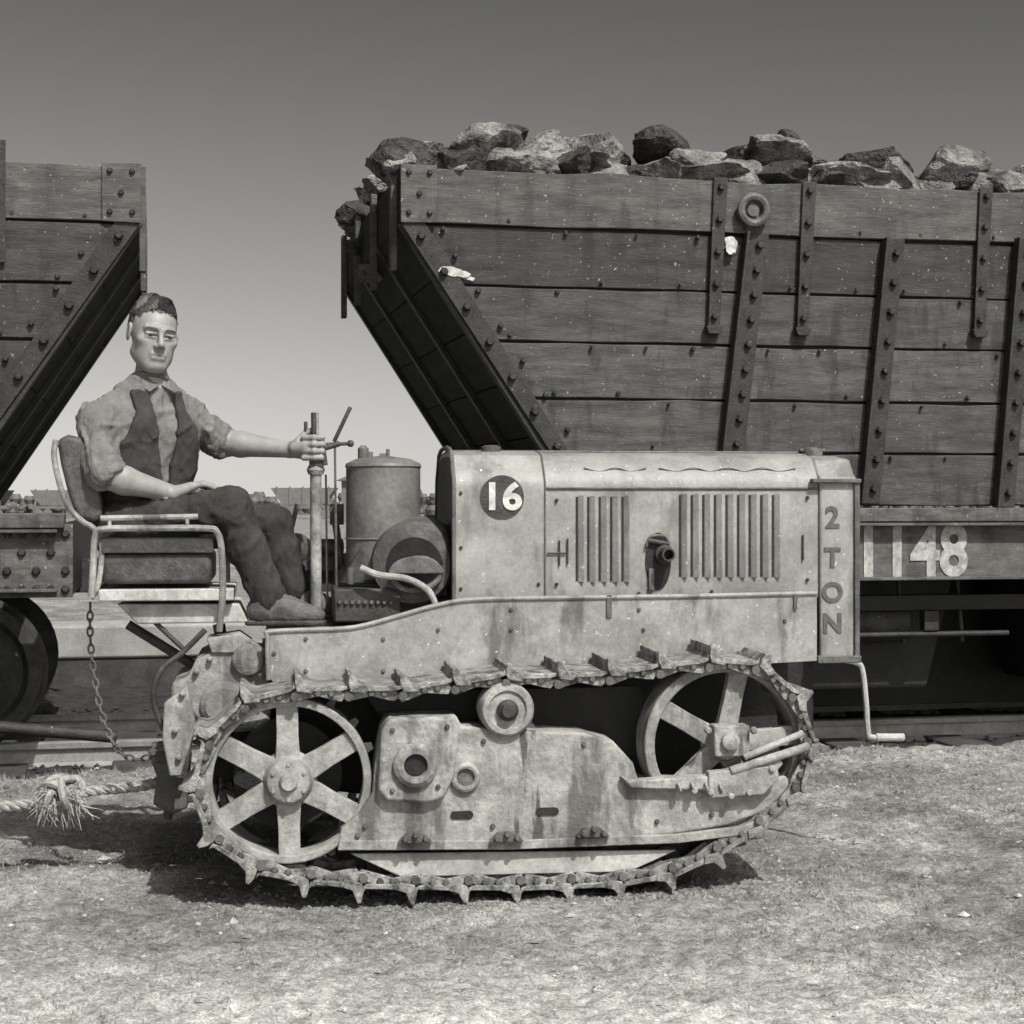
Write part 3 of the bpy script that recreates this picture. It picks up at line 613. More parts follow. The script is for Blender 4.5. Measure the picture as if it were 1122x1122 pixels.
def headf(P):
    d=field(P,[e_((0,-.022,.034),(.074,.094,.080)),e_((0,.018,-.02),(.064,.066,.085)),e_((0,.032,-.062),(.055,.050,.045))],.03)
    d=smin(d,field(P,[e_((0,.068,-.098),(.022,.019,.016)),c_((-.052,.0,-.062),(-.020,.058,-.097),.010,.013),c_((.052,.0,-.062),(.020,.058,-.097),.010,.013)],.03),.03)
    for s in (-1,1):
        d=smin(d,dist(P,e_((s*.046,.056,-.018),(.018,.015,.012))),.022)
        d=smin(d,dist(P,c_((s*.012,.0865,.021),(s*.044,.071,.021),.0085,.0075)),.014)
        d=-smin(-d,dist(P,e_((s*.031,.096,.000),(.019,.017,.0115))),.010)
        d=smin(d,dist(P,e_((s*.031,.0700,.000),(.013,.0130,.012))),.003)
        d=smin(d,dist(P,c_((s*.017,.0835,.0062),(s*.044,.0725,.0045),.0048,.0045)),.003)
        d=smin(d,dist(P,c_((s*.018,.0810,-.0075),(s*.043,.0725,-.0065),.0042,.004)),.004)
        d=smin(d,dist(P,e_((s*.0125,.094,-.034),(.008,.010,.0065))),.006)
        d=smin(d,dist(P,e_((s*.078,-.008,.000),(.006,.017,.030))),.006)
        d=-smin(-d,dist(P,e_((s*.087,-.004,.004),(.006,.010,.018))),.004)
        d=-smin(-d,dist(P,c_((s*.022,.096,-.034),(s*.033,.088,-.056),.0012,.0018)),.010)
        d=-smin(-d,dist(P,c_((s*.006,.1055,-.0415),(s*.010,.101,-.0415),.0025,.0025)),.003)
    d=smin(d,dist(P,c_((0,.085,.012),(0,.1045,-.027),.0075,.0100)),.010)
    d=smin(d,dist(P,c_((-.018,.084,-.0590),(.018,.084,-.0590),.0055,.0055)),.012)
    d=smin(d,dist(P,c_((-.014,.085,-.0715),(.014,.085,-.0715),.0065,.0065)),.012)
    d=-smin(-d,dist(P,c_((-.025,.091,-.0635),(0,.0945,-.065),.0013,.0016)),.004)
    d=-smin(-d,dist(P,c_((.025,.091,-.0635),(0,.0945,-.065),.0013,.0016)),.004)
    d=-smin(-d,dist(P,c_((-.015,.098,-.084),(.015,.098,-.084),.003,.003)),.012)
    return d
def hmat(c):
    m=np.zeros(len(c),int); x,y,z=c[:,0],c[:,1],c[:,2]
    m[(np.abs(x)<.024)&(y>.08)&(np.abs(z+.065)<.0080*(1-(np.abs(x)/.026)**2))]=1
    ex=np.abs(np.abs(x)-.031); r=np.sqrt((ex/.0125)**2+((z+.0008)/.0042)**2); m[(r<1)&(y>.07)]=2
    m[(r<1)&(y>.07)&(ex<.0055)]=3
    m[(ex<.017)&(np.abs(z-.0215+.0025*(ex/.017)**2)<.0032)&(y>.06)]=4
    return m
sdf_obj('head',headf,(-.11,-.14,-.14),(.11,.135,.14),.0023,['skin','lip','eye','iris','brow'],MAN,hmat,None,toH)
def hl(x,y): return -.003+.60*y+.009*math.sin(x*80+1)+.10*max(0,abs(x)-.045)*(1 if y>.02 else 0)
def hairf(P):
    d=dist(P,e_((0,-.026,.041),(.0765,.0945,.081)))
    y=P[...,1]; return np.maximum(d,(.005+.60*y+.009*np.sin(P[...,0]*80+1))-P[...,2])
sdf_obj('hair_base',hairf,(-.11,-.14,-.12),(.11,.12,.16),.004,['hair'],MAN,None,(.003,(40,40,40),None),toH)
m=MB(); n=0
cl_=[]
for i in range(42):
    d=np.random.randn(3); d/=np.linalg.norm(d); cl_.append((d,np.random.randn(3),random.uniform(.7,1.35)))
while n<6500:
    d=np.random.randn(3); d/=np.linalg.norm(d); p=np.array([0,-.026,.041])+d*np.array([.0765,.0945,.081])
    if p[2]<hl(p[0],p[1])+random.gauss(0,.003): continue
    k0=max(cl_,key=lambda c:c[0]@d); 
    n+=1; top=max(0,d[2]); L=(.009+.046*top**1.2)*random.uniform(.8,1.1)*k0[2]
    flow=np.array([.8,-.1,0])+k0[1]*1.1; flow-=d*(flow@d); fn=flow/np.linalg.norm(flow)
    q=[p-d*.002]; dd=d*(1.5*top)+fn*.6+np.random.randn(3)*.07-np.array([0,0,.9*(1-top)])
    for k in range(5):
        dd=dd/np.linalg.norm(dd)+fn*.42-d*.40; q.append(q[-1]+dd/np.linalg.norm(dd)*L/5)
    m.tube([V(toH(x)) for x in q],[.0014,.0018,.0018,.0015,.0011,.0004],3)
m.done('hair','hair',MAN,fix=False)

# ================================================================== WAGONS
ZB=[2.77,2.50,2.215,1.952,1.68,1.422,1.157]
def us(z): return max(0,(2.5-z)*.668)
def wagon(name,u_end,d,L,main):
    E=empty(name,WF); U=lambda u:u_end+d*u; W=2.5
    def bx(mb,u0,v0,z0,u1,v1,z1): mb.box((min(U(u0),U(u1)),v0,z0),(max(U(u0),U(u1)),v1,z1))
    for i in range(6):
        z1,z0=ZB[i],ZB[i+1]; gp=.006; dv=random.uniform(-.006,.006)
        def edge(ua,ub,z,amp,n=26):
            return [(U(ua+(ub-ua)*k/n),0,z+(amp*noise.noise(V((k*.7,z*9,i))) if 0<k<n else 0)) for k in range(n+1)]
        a=edge(us(z0),L-us(z0),z0+gp,.008)+edge(L-us(z1),us(z1),z1-gp,.010 if i else .03)
        MB().prism(a,dv-(.012 if i==0 else 0),.05).done('side_board_%d'%i,'wtop' if i==0 else 'wood',E,bev=.004)
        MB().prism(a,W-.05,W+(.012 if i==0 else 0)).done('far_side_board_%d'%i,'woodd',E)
    m=MB(); m.prism([(U(.06),0,2.6),(U(L-.06),0,2.6),(U(L-.06),0,2.5),(U(L-us(1.16)-.04),0,1.16),(U(us(1.16)+.04),0,1.16),(U(.06),0,2.5)],.04,W-.04); m.done('hopper_lining','black',E)
    m=MB()
    for uu in (0,L-.05): bx(m,uu,-.004,2.5,uu+.05,W,2.76)
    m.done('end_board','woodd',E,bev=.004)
    for side in (0,1):
        n=6
        for k in range(n):
            za=2.5-(2.5-1.0)*k/n-.003; zb_=2.5-(2.5-1.0)*(k+1)/n+.003
            p=[(us(za),za),(us(zb_),zb_),(us(zb_)+.05,zb_),(us(za)+.05,za)]
            if side: p=[(L-a,b) for a,b in p]
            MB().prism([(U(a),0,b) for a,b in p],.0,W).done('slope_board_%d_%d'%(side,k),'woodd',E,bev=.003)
    ir=MB(); bo=MB()
    ir.prism([(U(.02),0,2.52),(U(.10),0,2.52),(U(us(1.157)+.09),0,1.157),(U(us(1.157)),0,1.157),(U(0.0),0,2.49)],-.016,-.007)
    for k in range(8):
        z=2.44-k*.165; bo.bolt((U(us(z)+.05),-.016,z),(0,-1,0),.021,.03)
        z-=.085; bo.bolt((U(us(z)+.16),-.004,z),(0,-1,0),.014,.02)
    for vv in (.0,.8,1.65,2.42):
        ir.prism([(U(-.015),0,2.5),(U(.02),0,2.5),(U(us(1.1)+.0),0,1.1),(U(us(1.1)-.045),0,1.1)],vv,vv+.06)
    ir2=MB(); ir2.prism([(U(-.008),0,2.50),(U(.165),0,2.505),(U(.165),0,2.775),(U(-.008),0,2.778)],-.028,-.019)
    for a,b in ((.03,2.74),(.03,2.55),(.13,2.74),(.13,2.55),(.08,2.64)): bo.bolt((U(a),-.026,b),(0,-1,0),.014,.018)
    for vv in (.15,.9,1.6,2.3):
        ir2.box((min(U(-.03),U(.0)),vv,2.3),(max(U(-.03),U(.0)),vv+.07,2.8))
    for i in range(1,6):
        for k in range(16):
            u=us(ZB[i])+.2+k*.31+random.uniform(-.06,.06)
            if u<L-.3: bo.bolt((U(u),-.006,ZB[i]+random.choice((-.02,.03))),(0,-1,0),random.uniform(.008,.013),random.uniform(.01,.02))
    ir.done('angle_irons','wiron',E,bev=.003); ir2.done('corner_irons','wtop',E,bev=.003)
    sl=MB(); bx(sl,.36,.0,.80,L-.36,.03,1.06); bx(sl,.36,-.07,1.06,L-.36,.06,1.075); bx(sl,.36,-.07,.787,L-.36,.06,.802); sl.done('sole_bar','sill',E,bev=.003)
    s2=MB(); bx(s2,.33,-.06,1.08,L-.33,.14,1.15); s2.done('side_ledge','sill',E,bev=.006)
    dk=MB(); bx(dk,.36,W-.03,.8,L-.36,W,1.06); bx(dk,.30,.0,.76,.36,W,1.1); bx(dk,L-.36,.0,.76,L-.30,W,1.1); bx(dk,.36,.9,.75,L-.36,1.0,1.05); bx(dk,.36,1.5,.75,L-.36,1.6,1.05)
    for k in range(7): bx(dk,.5+k*(L-1)/6,.03,.84,.56+k*(L-1)/6,W-.03,1.1)
    c=L/2; 
    if main:
        dk.prism([(U(.95),0,1.0),(U(L-.95),0,1.0),(U(c+1.3),0,.02),(U(c-1.75),0,.02)],1.05,1.5)
        dk.prism([(U(c-1.5),0,.78),(U(c-.3),0,.78),(U(c-.45),0,.2),(U(c-1.3),0,.2)],.35,.9)
        dk.prism([(U(c+.1),0,.78),(U(c+1.3),0,.78),(U(c+1.1),0,.2),(U(c+.3),0,.2)],.35,.9)
        bx(dk,c-1.6,.15,.62,c+1.4,.22,.70)
    else: dk.prism([(U(us(1.1)),0,1.12),(U(L-us(1.1)),0,1.12),(U(c+.7),0,.45),(U(c-.7),0,.45)],.6,1.9)
    dk.done('underframe','black',E,bev=.004)
    if main:
        q=MB()
        for uu in (1.95,2.2,2.62,2.95): q.cyl((U(uu),.2,.78),(U(uu+.03),.2,.45),.012)
        q.box((U(2.0),.1,.56),(U(2.12),.16,.66)); q.box((U(2.72),.1,.52),(U(2.80),.16,.62)); q.cyl((U(1.8),.12,.5),(U(3.2),.12,.5),.014)
        q.lathe((U(2.35),.25,.55),(1,0,0),[(.09,0),(.1,.02),(.1,.32),(.08,.34)],20); q.done('brake_cylinder_and_rods','wiron',E,bev=.003)
    wh=MB(); fr_=MB()
    wc=[.83,1.95,L-1.95,L-.83] if not main else [.7,1.6,L-2.0,L-1.0]
    for u in wc:
        for vv in (.62,1.78):
            s=1 if vv<1 else -1
            wh.lathe((U(u),vv,.355),(0,s,0),[(.05,-.05),(.09,-.03),(.10,.02),(.27,.05),(.30,.0),(.36,.0),(.36,.10),(.385,.105),(.385,.13),(.05,.13)],40)
        wh.cyl((U(u),.4,.355),(U(u),2.1,.355),.06)
        fr_.box((U(u)-.1,.38,.25),(U(u)+.1,.52,.47)); 
    for a,b in ((wc[0],wc[1]),(wc[2],wc[3])):
        lo_,hi_=sorted((U(a),U(b)))
        fr_.prism([(lo_-.1,0,.46),(hi_+.1,0,.46),(hi_+.1,0,.38),((lo_+hi_)/2+.2,0,.2),((lo_+hi_)/2-.2,0,.2),(lo_-.1,0,.38)],.42,.47)
        fr_.box(((lo_+hi_)/2-.12,.3,.2),((lo_+hi_)/2+.12,2.2,.6))
        for k in range(4): fr_.torus(((lo_+hi_)/2,.42,.28+k*.04),(0,0,1),.06,.014,16,6)
    wh.done('wheels','iron',E); fr_.done('truck_frame','black',E,bev=.006)
    ms=MB(); bx(ms,-.25,1.15,.72,.35,1.35,.9); bx(ms,-.32,1.12,.7,-.2,1.38,.92); ms.cyl((U(.1),.05,.1),(U(1.4),.05,.25),.03)
    ms.done('coupler_and_brake_gear','wiron',E,bev=.004)
    return E,bo,U
E1,bo,U=wagon('hopper_wagon',0,1,6.6,True)
ir=MB()
def post_(x0,y0,x1,y1,w,th,mb,bolts=9):
    a=G(x0,y0,0); b=G(x1,y1,0); mb.prism([(a[0]-w/2,0,a[2]),(a[0]+w/2,0,a[2]),(b[0]+w/2,0,b[2]),(b[0]-w/2,0,b[2])],-.018,-.007)
    mb.prism([(a[0]-w/2,0,a[2]),(a[0]-w/2+.012,0,a[2]),(b[0]-w/2+.012,0,b[2]),(b[0]-w/2,0,b[2])],-.018-th,-.016)
    for k in range(bolts):
        p=a.lerp(b,(k+.5)/bolts); bo.bolt((p[0]+w*.15,-.018,p[2]),(0,-1,0),.02,.028)
post_(828,256,800,500,.13,.05,ir); post_(978,262,950,552,.12,.05,ir); post_(1122,262,1098,556,.12,.05,ir); post_(1275,262,1255,556,.12,.05,ir); post_(1420,262,1420,556,.12,.05,ir)
ir.done('side_posts','wiron',E1,bev=.003)
ir=MB()
for x,y0,y1 in ((788,196,358),(885,200,360),(1078,206,362),(1240,210,362)):
    a=G(x,y0,0); b=G(x-8,y1,0); ir.prism([(a[0]-.036,0,a[2]),(a[0]+.036,0,a[2]),(b[0]+.03,0,b[2]),(b[0]-.03,0,b[2])],-.032,-.020); ir.prism([(b[0]-.045,0,b[2]),(b[0]+.045,0,b[2]),(b[0]+.03,0,b[2]-.04),(b[0]-.03,0,b[2]-.04)],-.049,-.006)
    for k in range(5): q=a.lerp(b,(k+.3)/4.6); bo.bolt((q[0],-.032,q[2]),(0,-1,0),.018,.024)
ir.done('top_straps','wiron',E1,bev=.003)
a=G(822,232,0); m=MB(); m.torus((a[0],-.05,a[2]),(0,1,0),.066,.021,28,8); m.lathe((a[0],-.016,a[2]),(0,-1,0),[(.075,0),(.075,.015),(.03,.016),(.03,.03)],24); m.done('lifting_ring','mid',E1)
bo.done('bolts','wiron',E1)
def blob(x,y,w,h,mb,v=-.0085):
    c=G(x,y,v); n=36; s=random.random()*9; pts=[]
    for i in range(n):
        t=2*math.pi*i/n; k=1+.45*noise.noise(V((math.cos(t)*1.3+s,math.sin(t)*1.3,0)))+.15*noise.noise(V((math.cos(t)*5,math.sin(t)*5+s,0)))
        pts.append((c[0]+w*math.cos(t)*k,0,c[2]+h*math.sin(t)*k-.2*w*math.cos(t)))
    mb.prism(pts,v-.0015,v)
m=MB(); blob(497,298,.07,.022,m,-.0185); blob(801,268,.03,.045,m,-.035); blob(515,305,.02,.010,m); m.done('lime_splashes','white',E1)
text('wagon_number_1148','1148',(G(998,606,-.0)[0],-.004,G(998,606,0)[2]),.36,'number',E1,.03,.002,.86)
ue=-1.215
E2,bo2,U2=wagon('hopper_wagon',ue,-1,6.6,False); E2.scale=(1,1,.982)
a=G(4,172,0); ir=MB(); ir.box((a[0]-.05,-.032,2.3),(a[0]+.01,-.020,2.86)); ir.done('top_straps','wiron',E2)
p=MB(); p.box((G(0,570,0)[0]-1,-.012,.76),(G(80,570,0)[0],-.001,1.10)); p.done('riveted_plate','sill',E2,bev=.004)
for i in range(7):
    for j in range(4):
        if (i+j)%2 or j in(0,3): bo2.bolt((G(72-i*16,0,0)[0],-.012,.80+j*.085),(0,-1,0),.02,.02)
bo2.done('bolts','wiron',E2)
def rock(mb,c,s,fl=.7,sub=3):
    bm=bmesh.new(); bmesh.ops.create_icosphere(bm,subdivisions=sub,radius=1)
    o=V((random.random()*50,random.random()*50,random.random()*50)); pl=[(V((random.gauss(0,1),random.gauss(0,1),random.gauss(0,1))).normalized(),random.uniform(.45,.8)) for _ in range(13)]
    rz=Matrix.Rotation(random.random()*6.28,3,'Z')@Matrix.Rotation(random.gauss(0,.3),3,'X')
    sx=V((s*random.uniform(1.0,1.5),s*random.uniform(.8,1.2),s*fl*random.uniform(.85,1.2)))
    for v in bm.verts:
        p=v.co.copy()
        for n_,h in pl:
            d=p.dot(n_)
            if d>h: p-=n_*(d-h)*.96
        p*=1+.12*noise.noise(p*1.8+o)+.07*noise.noise(p*5+o)+.045*noise.noise(p*12+o)
        v.co=rz@V((p.x*sx.x,p.y*sx.y,p.z*sx.z))+V(c)
    mb.add([v.co[:] for v in bm.verts],[tuple(x.index for x in f.verts) for f in bm.faces]); bm.free()
def load(u0,u1,nm,spill,top=2.85):
    e=MB(); e2=MB()
    pick=lambda:e if random.random()<.55 else e2
    u=u0+.08
    while u<u1:
        s=random.uniform(.14,.22); rock(pick(),(u,random.uniform(.13,.24),top-.05+random.uniform(-.02,.03)),s,.62,4 if u<3.6 else 3); u+=s*.8
    u=u0+.15
    while u<u1:
        s=random.uniform(.16,.26); rock(pick(),(u,random.uniform(.45,.65),top+.02+random.uniform(-.03,.05)),s,.58,4 if u<3.6 else 3); u+=s*.85
    for k in range(int((u1-u0)*12)):
        rock(pick(),(random.uniform(u0+.05,u1),random.uniform(.8,2.35),top+random.uniform(-.06,.10)),random.uniform(.16,.28),.62)
    for (x,y,v,s,k) in spill: 
        q=G(x,y,v); rock(e if k else e2,(q[0],v,q[2]),s,.66,4)
    E=empty(nm,WF); e.done('pale_rocks','rock',E,sm=22); e2.done('dark_rocks','rockd',E,sm=22)
load(0.0,6.4,'ore_rock_load',[(437,182,.2,.13,1),(428,186,.5,.14,1),(470,178,.3,.15,1),(410,215,1.6,.13,1),(392,236,1.9,.12,0),(380,244,2.3,.07,0),(420,205,1.0,.12,1),
 (535,170,.3,.20,1),(585,172,.3,.2,1),(562,146,.42,.095,0),(650,174,.3,.2,1),(735,168,.35,.19,0),(765,178,.2,.17,1),(850,172,.35,.18,1),(862,158,.5,.12,0),(955,182,.3,.19,0),(1045,184,.3,.19,1),(405,300,1.2,.07,1),(398,270,1.6,.08,0)])
load(-1.215-6.4,-1.215-.5,'ore_rock_load',[],2.56)
RT=empty('railway_track',WF); m=MB()
for v in (.7,1.78):
    pr=[(v-.06,-.125),(v+.06,-.125),(v+.06,-.115),(v+.012,-.10),(v+.01,-.035),(v+.032,-.03),(v+.034,-.004),(v+.028,0),(v-.028,0),(v-.034,-.004),(v-.032,-.03),(v-.01,-.035),(v-.012,-.10),(v-.06,-.115)]
    m.uprism([(a,b-.006) for a,b in pr],-40,60)
m.done('rails','rail',RT)
m=MB()
for k in range(-40,70): m.box((k*.62-.11,.2,-.24),(k*.62+.11,2.3,-.105))
m.done('sleepers','sleeper',RT,bev=.01)
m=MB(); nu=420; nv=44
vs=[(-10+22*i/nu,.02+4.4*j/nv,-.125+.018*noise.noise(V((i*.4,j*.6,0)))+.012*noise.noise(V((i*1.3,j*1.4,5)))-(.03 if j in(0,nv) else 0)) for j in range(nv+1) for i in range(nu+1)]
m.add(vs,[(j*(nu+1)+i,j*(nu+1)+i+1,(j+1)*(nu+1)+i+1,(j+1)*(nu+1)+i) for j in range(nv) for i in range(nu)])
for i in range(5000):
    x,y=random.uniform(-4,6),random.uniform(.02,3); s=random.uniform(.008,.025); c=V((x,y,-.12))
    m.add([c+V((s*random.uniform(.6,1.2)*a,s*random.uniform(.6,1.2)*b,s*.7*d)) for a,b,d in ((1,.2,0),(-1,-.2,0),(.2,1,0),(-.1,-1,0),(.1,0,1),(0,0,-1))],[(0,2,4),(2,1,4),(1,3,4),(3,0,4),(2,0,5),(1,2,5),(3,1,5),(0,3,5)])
m.done('ballast_and_shade_bed','ballast',RT,sm=0,fix=False)  # dark bed carried on past the rails in place of wagon shade
LP=empty('loading_platform',WF); m=MB(); m.box((-60,4.6,.05),(-.3,5.1,.29)); m.done('platform_edge','concrete',LP,bev=.02)
m=MB(); m.box((-60,4.62,-.3),(-.32,5.08,.05)); m.done('platform_shade_base','sleeper',LP)  # dark strip added as painted shade below the pale edge
# ================================================================== GROUND
c12,s12=math.cos(WF.th),math.sin(WF.th)
def gz(x,y):
    vw=-(x-WF.x)*s12+(y-WF.y)*c12
    t=min(max((vw+.42)/.3,0),1); t=t*t*(3-2*t); b=-.15*t
    if vw>8: b+=.15*min((vw-8)/6,1)
    if y<14 and abs(x)<14:
        n=.030*noise.noise(V((x*1.1,y*1.1,0)))+.020*noise.noise(V((x*4,y*4,3)))+.013*noise.noise(V((x*13,y*13,7)))+.010*noise.noise(V((x*34,y*34,1)))
        if -.9<vw+0<-.0: n+=.05*math.exp(-((vw+.5)/.16)**2)*(1+noise.noise(V((x*5,y*5,0))))*.6
        if vw>0: n=n*.3-.01
        tx,ty=x*math.cos(TF.th)+y*math.sin(TF.th),-x*math.sin(TF.th)+y*math.cos(TF.th)
        if -1.2<tx<1.2 and -.15<ty<1.4: n=n*.45+.002
        b+=n-.008
    return b
def axis(a,b,st,far,gr):
    xs=list(np.arange(a,b,st)); s=st; x=xs[-1]
    while x<far: s*=gr; x+=s; xs.append(x)
    s=st; x=xs[0]; L=[]
    while x>-far: s*=gr; x-=s; L.append(x)
    return L[::-1]+xs
xs=axis(-2.8,3.0,.014,900,1.16); ys=axis(-1.6,3.0,.014,1200,1.16)
ys=[y for y in ys if y>-60]
vs=[(x,y,gz(x,y)) for y in ys for x in xs]; nx=len(xs)
fs_=[(j*nx+i,j*nx+i+1,(j+1)*nx+i+1,(j+1)*nx+i) for j in range(len(ys)-1) for i in range(nx-1)]
def ground_mat():
    m=bpy.data.materials.new('dusty_ground'); m.use_nodes=True; N=m.node_tree.nodes; L=m.node_tree.links; b=N['Principled BSDF']; b.inputs['Roughness'].default_value=.95; b.inputs['Specular IOR Level'].default_value=.1
    geo=N.new('ShaderNodeNewGeometry')
    def ns(sc,de,ro=.6):
        n=N.new('ShaderNodeTexNoise'); n.inputs['Scale'].default_value=sc; n.inputs['Detail'].default_value=de; n.inputs['Roughness'].default_value=ro; L.new(geo.outputs['Position'],n.inputs[0]); return n
    a=ns(1.6,6,.65); f=ns(30,5,.8); h=ns(130,3,.7); p=ns(5,4,.6)
    # worn sandy cart track running past in front (y about -1.3) against greyer turf further back
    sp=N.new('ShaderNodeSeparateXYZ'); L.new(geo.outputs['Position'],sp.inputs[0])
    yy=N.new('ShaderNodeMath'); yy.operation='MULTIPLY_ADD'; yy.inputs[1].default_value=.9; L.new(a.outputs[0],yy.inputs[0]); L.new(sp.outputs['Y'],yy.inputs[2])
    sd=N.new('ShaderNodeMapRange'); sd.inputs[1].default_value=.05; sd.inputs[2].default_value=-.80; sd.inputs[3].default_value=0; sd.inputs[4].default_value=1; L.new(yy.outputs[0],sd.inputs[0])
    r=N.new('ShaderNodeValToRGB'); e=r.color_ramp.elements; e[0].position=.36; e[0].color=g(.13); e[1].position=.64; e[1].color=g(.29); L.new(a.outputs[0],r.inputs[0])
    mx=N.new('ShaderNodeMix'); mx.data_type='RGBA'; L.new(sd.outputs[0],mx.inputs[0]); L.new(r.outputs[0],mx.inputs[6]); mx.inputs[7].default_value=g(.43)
    def rg(n,lo,hi):
        q=N.new('ShaderNodeMapRange'); q.inputs[1].default_value=.34; q.inputs[2].default_value=.66; q.inputs[3].default_value=lo; q.inputs[4].default_value=hi; L.new(n.outputs[0],q.inputs[0]); return q
    mu=N.new('ShaderNodeMath'); mu.operation='MULTIPLY'; L.new(rg(f,.45,1.4).outputs[0],mu.inputs[0]); L.new(rg(h,.65,1.35).outputs[0],mu.inputs[1])
    mu2=N.new('ShaderNodeMath'); mu2.operation='MULTIPLY'; L.new(mu.outputs[0],mu2.inputs[0]); L.new(rg(p,.78,1.18).outputs[0],mu2.inputs[1])
    s=N.new('ShaderNodeVectorMath'); s.operation='SCALE'; L.new(mx.outputs[2],s.inputs[0]); L.new(mu2.outputs[0],s.inputs['Scale']); L.new(s.outputs[0],b.inputs['Base Color'])
    bp=N.new('ShaderNodeBump'); bp.inputs['Strength'].default_value=.6; bp.inputs['Distance'].default_value=.015; ad=N.new('ShaderNodeMath'); L.new(f.outputs[0],ad.inputs[0]); L.new(h.outputs[0],ad.inputs[1]); L.new(ad.outputs[0],bp.inputs['Height']); L.new(bp.outputs[0],b.inputs['Normal'])
    return m
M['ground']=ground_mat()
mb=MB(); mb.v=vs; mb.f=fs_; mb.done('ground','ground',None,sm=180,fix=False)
M['stone']=mat('field_stone',.42,.16,sc=8,rough=.9,bump=.2)
m=MB(); m2=MB()
def pebble(mb,x,y,s):
    z=gz(x,y); q=[]; o=random.random()*6; 
    for a,b,c in [(1,0,0),(-1,0,0),(0,1,0),(0,-1,0),(0,0,1),(0,0,-1)]:
        k=random.uniform(.6,1.2)*s; q.append((x+k*(a*math.cos(o)-b*math.sin(o)),y+k*(a*math.sin(o)+b*math.cos(o)),z+c*k*.6))
    mb.add(q,[(0,2,4),(2,1,4),(1,3,4),(3,0,4),(2,0,5),(1,2,5),(3,1,5),(0,3,5)])
for i in range(14000):
    x=random.uniform(-2.8,3.2); y=random.uniform(-1.5,3.0); s=min(.026,.0022+random.expovariate(1/.0034)); pebble(m if i%3 else m2,x,y,s)
# churned soil along the foot of the track
for i in range(1500):
    u=random.uniform(-1.0,1.0); v=random.gauss(.0,.05) if i%2 else random.uniform(0,.25); x=u*math.cos(TF.th)-v*math.sin(TF.th); y=u*math.sin(TF.th)+v*math.cos(TF.th); pebble(m,x,y,random.uniform(.004,.016))
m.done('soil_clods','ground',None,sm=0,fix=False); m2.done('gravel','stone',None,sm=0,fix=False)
gv=[];gf=[]
cnt=0
while cnt<32000:
    x=random.uniform(-2.8,3.2); y=random.uniform(-1.5,3.0)
    vw=-(x-WF.x)*s12+(y-WF.y)*c12
    if vw>-.15: continue
    dn=.2+noise.noise(V((x*1.6,y*1.6,9)))*1.2+noise.noise(V((x*7,y*7,2)))*1.3+ (0.5 if -.7<vw<-.2 else 0)
    if y<-.5: dn-=.5*(-.5-y)/.6
    if random.random()>dn: continue
    tx,ty=x*math.cos(TF.th)+y*math.sin(TF.th),-x*math.sin(TF.th)+y*math.cos(TF.th)
    if -.95<tx<.9 and 0<ty<.25: continue
    z=gz(x,y); h=random.uniform(.006,.020)*(1.5 if -.7<vw<-.2 else 1); a=random.random()*6.28; w=random.uniform(.0012,.0025); lx,ly=random.gauss(0,.9)*h,random.gauss(0,.9)*h
    o=len(gv); gv+=[(x-w*math.cos(a),y-w*math.sin(a),z-.003),(x+w*math.cos(a),y+w*math.sin(a),z-.003),(x+lx,y+ly,z+h)]; gf.append((o,o+1,o+2)); cnt+=1
mb=MB(); mb.v=gv; mb.f=gf; mb.done('grass','grass',None,sm=0,fix=False)
# ================================================================== DISTANCE
def dw(x,y,s):
    E=empty('distant_rail_wagon'); E.location=(x,y,0); m=MB()
    m.prism([(-2.5*s,0,2.4*s),(2.5*s,0,2.4*s),(1.6*s,0,1.1*s),(-1.6*s,0,1.1*s)],0,2.2); m.box((-2.6*s,0,.8*s),(2.6*s,2.2,1.05*s))
    for k in (-1.8,-1,1,1.8): m.lathe((k*s,0,.4*s),(0,1,0),[(.4*s,0),(.4*s,.2)],16)
    for k in range(-2,3): m.box((k*s-.06,-.06,1.1*s),(k*s+.06,0,2.5*s))
    m.done('body','hazed',E)
dw(-14.5,112,.9); dw(-33,118,.85); dw(-39,118,.85)
E=empty('distant_shed'); E.location=(-8.2,92,0); m=MB(); m.box((-1.6,0,0),(1.6,5,2.4)); m.prism([(-1.9,0,2.4),(1.9,0,2.4),(0,0,3.2)],-.3,5.3); m.box((-.4,1,2.6),(.1,1.4,4.1)); m.box((.5,1,2.6),(.9,1.4,4.0)); m.done('walls_and_roof','hazed',E)
m=MB(); 
for i in range(900):
    x=random.uniform(-80,70); y=random.uniform(150,165); h=1.0+1.9*max(0,noise.noise(V((x*.12,0,0)))+.3)
    z=random.uniform(0,h)
    for k in range(2):
        m.sph((x+random.gauss(0,.5),y,z+random.uniform(-.2,.3)),random.uniform(.25,.7),4)
m.done('treeline','leaf',None,sm=0)
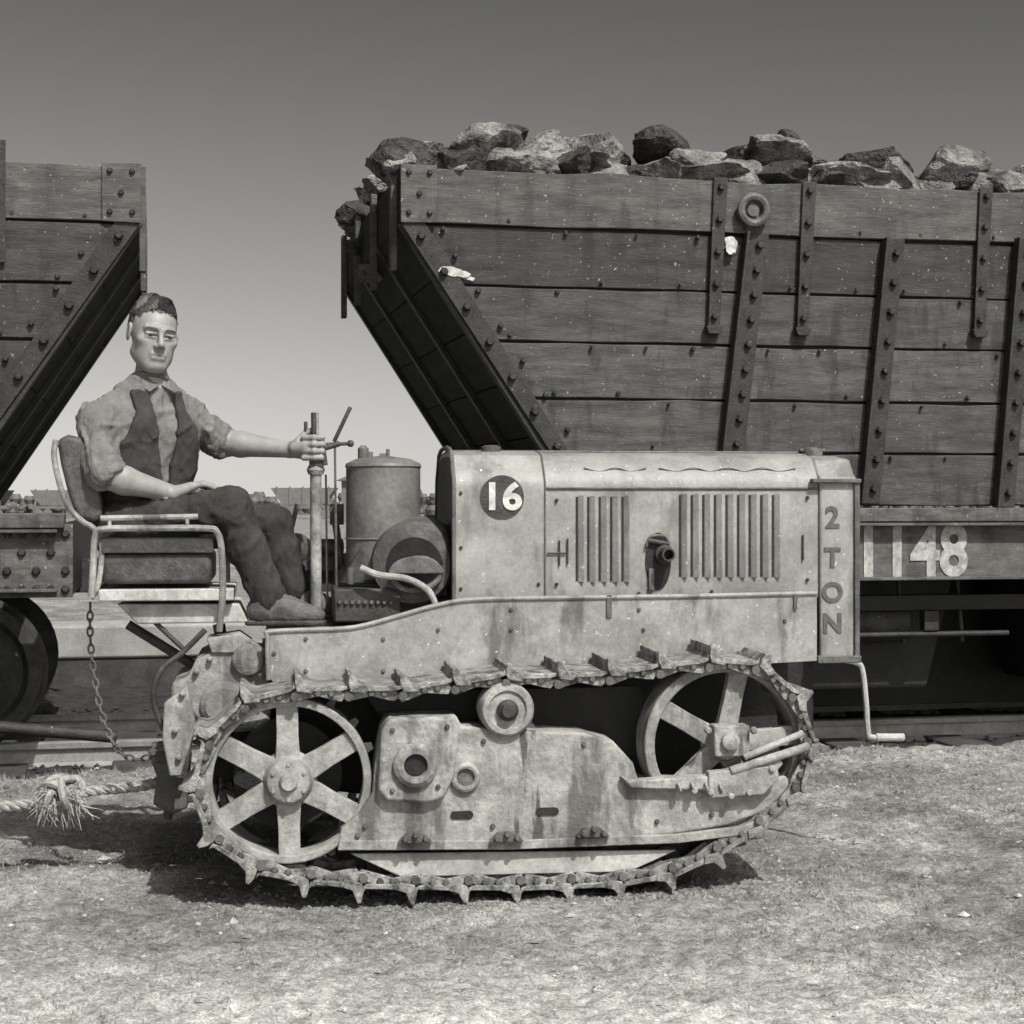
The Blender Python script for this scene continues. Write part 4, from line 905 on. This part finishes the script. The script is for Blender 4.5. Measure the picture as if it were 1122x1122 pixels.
# ================================================================== LIGHT
w=bpy.data.worlds.new('World'); scene.world=w; w.use_nodes=True; N=w.node_tree.nodes; L=w.node_tree.links
sd_=V((.42,-.72,1.05)).normalized(); el=math.asin(sd_.z)
tcw=N.new('ShaderNodeTexCoord'); sx=N.new('ShaderNodeSeparateXYZ'); L.new(tcw.outputs['Generated'],sx.inputs[0])
az=N.new('ShaderNodeMath'); az.operation='MAXIMUM'; az.inputs[1].default_value=0; L.new(sx.outputs['Z'],az.inputs[0])
zz_=N.new('ShaderNodeMath'); zz_.operation='MULTIPLY_ADD'; zz_.inputs[1].default_value=.80; zz_.inputs[2].default_value=.075; L.new(az.outputs[0],zz_.inputs[0])
cx=N.new('ShaderNodeCombineXYZ'); L.new(sx.outputs['X'],cx.inputs[0]); L.new(sx.outputs['Y'],cx.inputs[1]); L.new(zz_.outputs[0],cx.inputs[2])
sky=N.new('ShaderNodeTexSky'); sky.sky_type='NISHITA'; sky.sun_disc=False; sky.sun_elevation=el; sky.sun_rotation=math.atan2(sd_.x,sd_.y); sky.air_density=1.2; sky.dust_density=1.5
nv_=N.new('ShaderNodeVectorMath'); nv_.operation='NORMALIZE'; L.new(cx.outputs[0],nv_.inputs[0]); L.new(nv_.outputs[0],sky.inputs[0])
bw=N.new('ShaderNodeRGBToBW'); L.new(sky.outputs[0],bw.inputs[0])
k1=N.new('ShaderNodeMath'); k1.operation='MULTIPLY'; k1.inputs[1].default_value=.465; L.new(bw.outputs[0],k1.inputs[0])
pw=N.new('ShaderNodeMath'); pw.operation='POWER'; pw.inputs[1].default_value=2.8; L.new(k1.outputs[0],pw.inputs[0])
tn=N.new('ShaderNodeVectorMath'); tn.operation='SCALE'; tn.inputs[0].default_value=(1,.985,.94); L.new(pw.outputs[0],tn.inputs['Scale'])
bg=N['Background']; L.new(tn.outputs[0],bg.inputs[0]); bg.inputs[1].default_value=.05
sl=bpy.data.lights.new('sun','SUN'); sl.energy=5.0; sl.angle=rad(.5); sl.color=(1,.985,.945)
so=bpy.data.objects.new('sun',sl); scene.collection.objects.link(so); so.rotation_euler=sd_.to_track_quat('Z','Y').to_euler()
scene.view_settings.view_transform='Standard'; scene.view_settings.look='None'; scene.view_settings.exposure=0
cd=bpy.data.cameras.new('camera'); cd.sensor_width=36; cd.lens=36*FPX/1122; cd.shift_y=-11/1122; cd.clip_end=3000
co=bpy.data.objects.new('camera',cd); scene.collection.objects.link(co); co.location=(0,-CAMD,CAMH); co.rotation_euler=(rad(90),0,0); scene.camera=co
